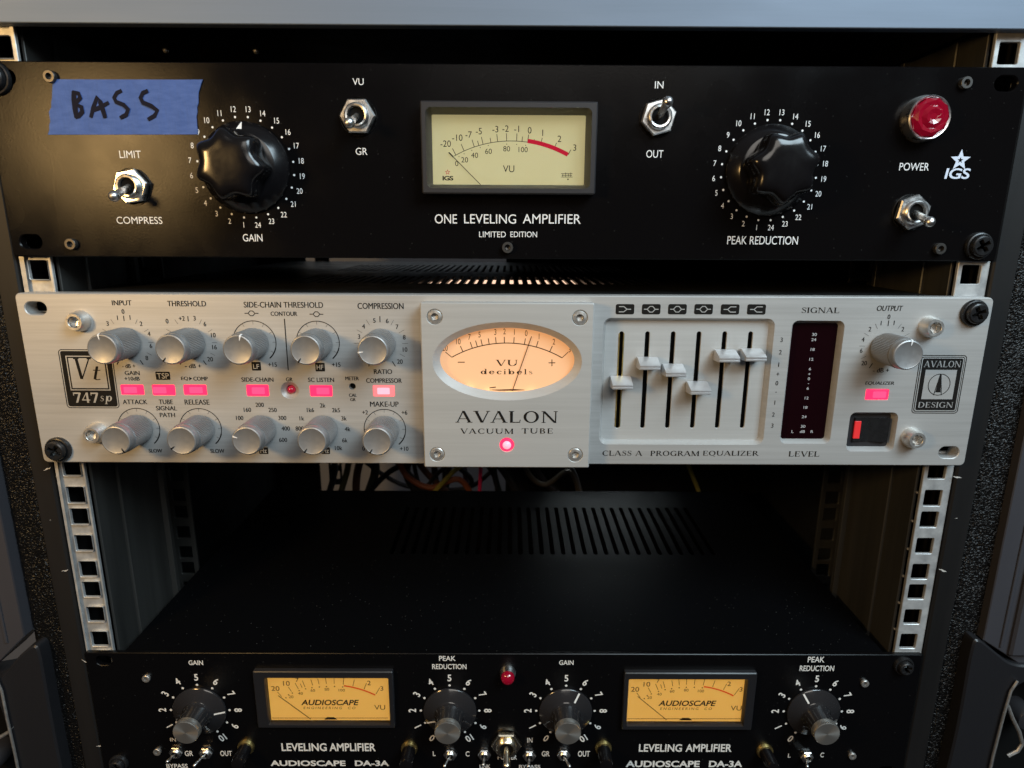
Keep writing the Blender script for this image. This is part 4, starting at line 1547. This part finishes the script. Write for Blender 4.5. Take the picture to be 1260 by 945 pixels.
# ------------------------------------------------------------ twin limiter (bottom unit)
da = thing('twin_leveling_amplifier', 'black twin leveling amplifier with two amber meters and tall silver-capped knobs along the bottom', 'audio unit', (240, 1.5, -206))
zt, zb = -117.9, -206.0
YB = 1.5
m = MB()
sl = [slot(10.4, zt - 5.2, 9.4, 6.2), slot(473.0, zt - 7.2, 10.5, 6.6), slot(9.6, zb + 7.2, 10.5, 6.6), slot(473.0, zb + 7.2, 10.5, 6.6)]
m.plate(rrect(0, zb, 482.6, zt, .6, 2), sl + [rrect(101.5, -166.5, 176, -130.5, .4, 2), rrect(311.5, -166.5, 386, -130.5, .4, 2)], YB, 3.98, .3)
da_plate = m.obj('faceplate', M_BLACK2, da)
m = MB()
m.box(22, 461, 4.2, 6, zb + 1, zt - 1.6)
m.box(22, 24, 6, 238, zb + 1, zt - 1.6)
m.box(459, 461, 6, 238, zb + 1, zt - 1.6)
m.box(24, 459, 236, 238, zb + 1, zt - 1.6)
m.box(24, 459, 6, 236, zb + 1, zb + 3)
m.obj('chassis', M_CHASSIS, da)
holes = []
for k in range(31):
    x = 155 + 8.1 * k
    holes.append(slot(x, 160, 3.4, 84, 3))
vent_cover(da, 'vented_lid', 22, 461, 4.6, 238, zt - 1.6, zt - .1, holes, M_LID)
T = MB()
YB2 = YB - .08


def ds(s, box, **k):
    sans(T, s, box, YB2, **k)


ds('GAIN', (63.09,-124.22,8.33,3.10), bold=.012)
ds('PEAK', (208.15,-120.94,9.57,3.24), bold=.012)
ds('REDUCTION', (209.22,-126.38,19.82,3.40), bold=.012)
ds('GAIN', (276.85,-123.54,8.37,3.06), bold=.012)
ds('PEAK', (421.22,-121.08,9.68,3.69), bold=.012)
ds('REDUCTION', (422.31,-126.95,19.97,3.72), bold=.012)
ds('LEVELING', (121.35,-182.10,26.96,5.61), bold=.018)
ds('AMPLIFIER', (150.30,-182.03,27.62,5.62), bold=.018)
ds('AUDIOSCAPE', (122.91,-193.63,45.22,4.00), bold=.028)
ds('DA-3A', (161.41,-193.55,20.51,4.00), bold=.028)
ds('LEVELING', (334.75,-182.16,25.80,5.48), bold=.018)
ds('AMPLIFIER', (363.72,-182.10,27.66,5.49), bold=.018)
ds('AUDIOSCAPE', (336.83,-193.68,44.67,4.61), bold=.028)
ds('DA-3A', (374.88,-193.59,20.29,4.61), bold=.028)
ds('IN', (43.74,-176.96,3.29,2.56))
ds('GR', (52.07,-186.71,4.97,3.66), bold=.012)
ds('OUT', (74.36,-186.66,7.01,3.66), bold=.012)
ds('BYPASS', (43.94,-195.77,12.81,3.08), bold=.012)
ds('L', (199.08,-186.56,1.66,3.36), bold=.012)
ds('C', (219.07,-186.67,2.30,3.67), bold=.012)
ds('LINK', (229.51,-195.71,6.43,2.78), bold=.012)
ds('POWER', (242.98,-189.06,11.52,3.37), bold=.012)
ds('IN', (256.37,-176.80,3.01,3.42))
ds('GR', (266.03,-186.48,4.74,3.78), bold=.012)
ds('OUT', (288.97,-186.43,7.12,4.09), bold=.012)
ds('BYPASS', (256.46,-195.84,12.85,2.55), bold=.012)
ds('L', (412.71,-187.45,1.68,2.84), bold=.012)
ds('C', (432.47,-186.98,2.10,3.34), bold=.012)
kn = [(62.20,-156.17), (209.12,-156.71), (277.14,-156.01), (423.25,-156.18)]
KZ = -156.2
for c in kn:
    c = (c[0], KZ)
    for k in range(11):
        a = -150 + 30 * k
        disc(T, ray(c, a, 0, 17.2)[1], .72, YB2)
        num(T, str(k), ray(c, a, 0, 22.3)[1], 4.3, YB2, -a, .85, .02)
T.obj('panel_lettering', M_OFFWHITE, da_plate, smooth=0, normals=False)


def tall_knob(mark, line):
    k = MB()
    k.lathe([(15.6, .3), (15.6, 1.3), (15.2, 1.7), (9.4, 3.6), (8.6, 4.2)], 64, cap=False)
    k.lathe([(8.6, 4.0), (8.0, 5.0), (7.5, 7.0), (7.3, 14.0)], 48, cap=False)
    return k


def aud_knob(x, mark):
    o = tall_knob(0, 0).obj('knob', M_LUCITE, da, (x, YB, KZ))
    f = MB()
    f.lathe([(7.2, 14.0), (7.35, 14.2), (7.35, 17.2), (7.0, 17.9), (.01, 18.0)], 56)
    f.obj('end_cap', M_CAP, o, (x, YB, KZ), 30)
    p = MB()
    a = R_(mark)
    rows = [[(r * math.sin(a) + s * .5 * math.cos(a), -h, r * math.cos(a) - s * .5 * math.sin(a)) for s in (-1, 1)] for r, h in ((15.3, 1.8), (12.3, 2.75), (9.6, 3.68))]
    p.grid(rows)
    p.obj('pointer_line', M_OFFWHITE, o, (x, YB, KZ), 0)
    return o


M_CAP = mat('radially_brushed_aluminium', (0.60, 0.575, 0.53), 0.36, 0.9, aniso=0.7)
_N, _L, _b = nodes(M_CAP)
_tg = _N.new('ShaderNodeTangent')
_tg.direction_type = 'RADIAL'
_tg.axis = 'Y'
_L.new(_tg.outputs[0], _b.inputs['Tangent'])
for c, a in zip(kn, (90, -118, 30, -30)):
    aud_knob(c[0], a)


def amber_meter(x0, z0, x1, z1, dx, op):
    """bezel, dial, scale; dx shifts the scale measured on the left meter"""
    bz = MB()
    bz.plate(rrect(x0, z0, x1, z1, .8, 3), [rrect(*op, .4, 3)], -1.5, 2.6, .5, [(.6, 1.5)])
    b_ = bz.obj('meter_bezel', M_HOUSING, da)
    d = MB()
    d.box(op[0] - 1.5, op[2] + 1.5, 2.0, 2.5, op[1] - 1.0, op[3] + 1.0)
    dl = d.obj('meter_dial', M_DIALA, da, smooth=0)
    Y = 1.94
    K = MB()
    RR = MB()

    def q(p):
        return (p[0] + dx, p[1])
    pts = [q(p) for p in ((110.46,-148.98), (147.14,-140.19), (164.87,-146.22))]
    c, r = circle3(*pts)
    for p, L in (((108.14,-143.76), 4.0), ((115.07,-140.85), 3.6), ((119.54,-139.11), 4.4), ((122.58,-139.96), 3), ((124.05,-138.52), 4.6), ((128.92,-137.93), 4), ((132.80,-137.35), 4), ((137.16,-137.05), 4), ((141.86,-137.18), 4), ((147.31,-137.02), 5.0), ((153.23,-137.58), 4.5), ((159.94,-139.86), 4.5), ((166.18,-144.76), 5)):
        a = ang(c, q(p))
        stroke(K, ray(c, a, r + 1.2, r + 1.2 + L), .3, Y)
    for p in ((113.02,-148.10), (117.00,-144.89), (121.11,-143.15), (124.92,-141.98), (128.70,-141.25), (133.08,-140.66), (137.20,-140.36), (141.91,-140.34), (146.62,-140.62), (114.68,-146.06)):
        disc(K, q(p), .4, Y, 8)
    for s, p, h in (('20', (107.31,-141.74), 3.2), ('10', (114.03,-138.26), 3.2), ('7', (120.40,-135.94), 2.6), ('2', (162.14,-137.84), 3.0), ('3', (169.43,-141.57), 3.0),
                    ('20', (116.07,-147.37), 1.8), ('40', (121.72,-145.03), 1.8), ('60', (129.08,-142.98), 1.8), ('80', (137.33,-142.23), 1.8), ('100', (146.00,-142.79), 1.8)):
        num(K, s, q(p), h, Y, 0, 1.1)
    bx = (138.58,-151.25,34.12,3.80)
    sans(K, 'AUDIOSCAPE', (bx[0] + dx, bx[1], bx[2], bx[3]), Y, .22, .025)
    bx = (138.04,-154.98,30.57,1.62)
    sans(K, 'ENGINEERING  CO', (bx[0] + dx, bx[1], bx[2], bx[3]), Y, .2, 0, 1.5)
    bx = (167.69,-154.54,6.39,3.23)
    sans(K, 'VU', (bx[0] + dx, bx[1], bx[2], bx[3]), Y)
    p0, p1 = q((103.77,-162.07)), q((172.34,-161.90))
    stroke(K, [p0, p1], .35, Y)
    pm = q((138.33,-162.43))
    fillrect(K, [(pm[0] - 4, pm[1] - .6), (pm[0] + 4, pm[1] - .6), (pm[0] + 2, pm[1] + 1.1), (pm[0] - 2, pm[1] + 1.1)], Y - .02)
    K.obj('dial_scale', M_TICK, dl, smooth=0, normals=False)
    stroke(RR, arcpts(c, r + .4, ang(c, q((147.38,-140.19))), ang(c, q((165.23,-146.36))), 20), .9, Y - .02)
    RR.obj('red_zone', M_REDINK2, dl, smooth=0, normals=False)
    n = MB()
    a_, b2_ = q((108.96,-146.05)), q((126.75,-162.11))
    n.tube([(a_[0], 1.2, a_[1]), (b2_[0], 1.2, b2_[1])], .18, 6)
    n.obj('needle', M_TICK, dl)
    g = MB()
    g.box(op[0] - .3, op[2] + .3, .3, .6, op[1] - .3, op[3] + .3)
    g.obj('meter_glass', M_GLASS, dl, smooth=0)


amber_meter(*(96.30,-166.16), *(176.78,-127.84), 0, (*(103.23,-163.48), *(173.75,-132.56)))
amber_meter(*(310.39,-167.00), *(386.97,-128.15), 210.3, (*(313.35,-163.75), *(381.36,-132.85)))

# red jewel between the channels
c = (243.03,-130.97)
m = MB()
m.lathe([(4.6, 0), (4.6, 1.6), (4.0, 3.2), (3.8, 4.0)], 32, cap=False)
lp_ = m.obj('power_lamp', M_CHROME, da, (c[0], YB, c[1] + 1.0))
m = MB()
m.lathe([(3.8, 3.8), (3.9, 5.2), (3.4, 6.6), (2.0, 7.6), (.01, 7.9)], 24)
m.obj('jewel', M_JEWEL, lp_, (c[0], YB, c[1] + 1.0), 50)

for c in ((33.62,-134.38), (33.75,-185.08), (451.14,-136.55), (450.36,-187.11)):
    socket_bolt(da, c[0], c[1], YB, 2.2, 1.4, M_STEEL, .45, 'socket_screw', False)
c = (478.80,-123.69)
rack_screw(da, 472.0, zt - 6.8, YB, 5.6, 20)
rack_screw(da, 9.6, zb + 12.5, YB, 5.6, 0)

for c, tp_ in (((44.90,-185.36), (43.88,-184.11)), ((62.67,-185.77), (59.19,-187.06)), ((208.72,-186.69), (205.83,-187.07)), ((229.17,-186.65), (228.79,-186.12)),
               ((256.16,-187.28), (255.36,-187.17)), ((276.72,-186.77), (279.81,-187.11)), ((422.96,-187.67), (419.13,-186.78))):
    toggle(da, c, tp_, YB, .62, 9.5, 0, None, False)
toggle(da, (242.31,-178.26), (242.65,-183.87), YB, 1.4, 14, 0, M_CHROMEW, False)
for c in ((86.99,-181.62), (184.33,-182.48), (300.40,-181.84), (397.37,-183.89)):
    m = MB()
    m.lathe([(4.9, 0), (4.9, 1.2), (4.5, 2.0), (3.6, 2.2)], 36, cap=False)
    o = m.obj('trim_post', M_BRASS, da, (c[0], YB, c[1]))
    m = MB()
    m.lathe([(3.9, 1.8), (4.0, 12.5), (3.6, 13.6), (2.0, 13.9), (.01, 13.9)], 32)
    m.obj('post_cap', M_BAKE, o, (c[0], YB, c[1]))

# ------------------------------------------------------------ cables and wall behind
wl = MB()
wl.box(-900, 1400, 760, 770, -900, 900)
wo = wl.obj('wall', M_WALL, None, smooth=0)
wo['kind'] = 'structure'

CB = [
    ('thin olive cable hanging at the left of the bundle behind the rack', (0.11, 0.099, 0.044), None, 3.2, 300),
    ('dark brown cable curving beside the olive one behind the rack', (0.11, 0.044, 0.0264), None, 4.0, 306),
    ('black cable sweeping left behind the silver unit', (0.0176, 0.0176, 0.0176), None, 3.0, 296),
    ('black cable crossing the pale gap behind the silver unit', (0.022, 0.022, 0.0198), None, 4.2, 310),
    ('rust-orange cable looping below the silver unit', (0.352, 0.099, 0.033), None, 3.0, 292),
    ('yellow-green cable slanting behind the meter block', (0.44, 0.374, 0.066), None, 2.4, 286),
    ('bright pink cable hanging straight below the meter block', (1.21, 0.044, 0.198), None, 1.9, 284),
    ('thin black cable left of the pink one', (0.0198, 0.0198, 0.022), None, 2.6, 312),
    ('thick black cable right of the pink one', (0.0264, 0.0264, 0.0308), None, 5.0, 300),
    ('grey cable at the right end of the bundle', (0.132, 0.132, 0.143), None, 2.0, 290),
    ('yellow cable hanging alone under the fader panel', (0.44, 0.374, 0.088), None, 2.2, 290),
    ('thick dark olive cable bowed in front of the pale gap', (0.0484, 0.0484, 0.0264), None, 4.6, 304),
    ('thick near-black cable slanting left of the rust-orange loop', (0.022, 0.0198, 0.0198), None, 4.4, 314),
    ('dull purple cable dropping behind the yellow-green one', (0.077, 0.0396, 0.066), None, 3.2, 324),
    ('grey-brown cable twisting at the right side of the tangle', (0.099, 0.0836, 0.066), None, 2.6, 298),
    ('dark cable looping below the lit meter', (0.0264, 0.0242, 0.0264), None, 3.4, 305),
    ('black cable filling the left edge of the pale gap behind the rack', (0.022, 0.022, 0.0242), None, 3.4, 318),
    ('brown cable doubled behind the rust-orange one', (0.154, 0.0616, 0.0308), None, 3.4, 320),
    ('black cable rising steeply left of the yellow-green one', (0.022, 0.022, 0.022), None, 3.6, 326),
    ('thin black cable crossing under the meter block corner', (0.0198, 0.0198, 0.0198), None, 2.2, 300),
    ('dark green cable dropping just right of the pale gap', (0.044, 0.066, 0.0396), None, 3.2, 316),
    ('slack black cable drooping across the pale gap', (0.0242, 0.022, 0.0264), None, 2.4, 322),
]
CAMC = Vector((243.2, -321.3, 119.8))
CABLE_POINTS = [[(81.1, -88.2), (77.8, -118.9), (67.5, -152.1)],
    [(97.8, -90.1), (86.0, -125.6), (82.7, -157.4)],
    [(155.4, -103.9), (121.7, -121.6), (95.5, -150.2)],
    [(120.4, -91.4), (131.9, -122.5), (160.7, -158.9)],
    [(129.9, -98.2), (138.9, -124.3), (163.3, -137.5), (192.5, -128.5)],
    [(201.5, -104.4), (185.8, -119.2), (163.9, -145.6)],
    [(215.4, -99.3), (214.5, -120.9), (213.5, -144.5)],
    [(174.3, -109.6), (203.7, -136.6), (191.4, -159.6)],
    [(221.4, -96.3), (242.2, -127.1), (255.0, -154.1)],
    [(295.3, -101.1), (308.9, -118.5), (318.0, -146.8)],
    [(419.5, -96.3), (427.5, -118.0), (439.5, -146.3)],
    [(95.0, -89.5), (105.2, -120.3), (95.2, -153.7)],
    [(146.5, -97.0), (135.3, -128.5), (148.1, -157.9)],
    [(182.7, -100.3), (196.1, -132.2), (197.5, -162.1)],
    [(254.5, -99.8), (264.7, -126.2), (281.6, -136.0), (304.7, -121.6)],
    [(263.0, -106.7), (278.6, -133.5), (297.6, -153.4)],
    [(57.5, -98.8), (59.1, -128.6), (50.3, -160.0)],
    [(135.3, -99.1), (155.8, -132.6), (182.1, -160.4)],
    [(167.4, -163.1), (178.4, -137.7), (175.7, -101.0)],
    [(153.9, -140.9), (177.9, -118.5), (213.0, -110.4)],
    [(231.0, -100.0), (227.6, -129.0), (234.4, -158.4)],
    [(83.0, -113.6), (133.4, -148.3), (198.6, -150.0), (237.8, -122.1)]]
for (lab, col_, px_, r, Y), pts in zip(CB, CABLE_POINTS):
    # a smooth run through the measured points, carried on up and down behind the units
    P = [Vector((x, Y, z)) for x, z in pts]
    a, b = P[0], P[-1]
    ctrl = [a + Vector(((a - P[1]).x * .6, 10, 70)), a + Vector(((a - P[1]).x * .4, 4, 30))] + P + [b + Vector(((b - P[-2]).x * .5, 4, -30)), b + Vector(((b - P[-2]).x * .3, 10, -75))]
    out = []
    for i in range(len(ctrl) - 1):
        p0, p1, p2, p3 = ctrl[max(i - 1, 0)], ctrl[i], ctrl[i + 1], ctrl[min(i + 2, len(ctrl) - 1)]
        for k in range(8):
            t = k / 8
            out.append(0.5 * ((2 * p1) + (p2 - p0) * t + (2 * p0 - 5 * p1 + 4 * p2 - p3) * t * t + (3 * p1 - p0 - 3 * p2 + p3) * t ** 3))
    out.append(ctrl[-1])
    m = MB()
    m.tube(out, r, 10)
    o = m.obj('cable', mat('cable_' + lab.split()[0] + '_' + lab.split()[1], col_, .45, 0, .4), None)
    tag(o, lab, 'cable', 'cables hanging behind the rack')
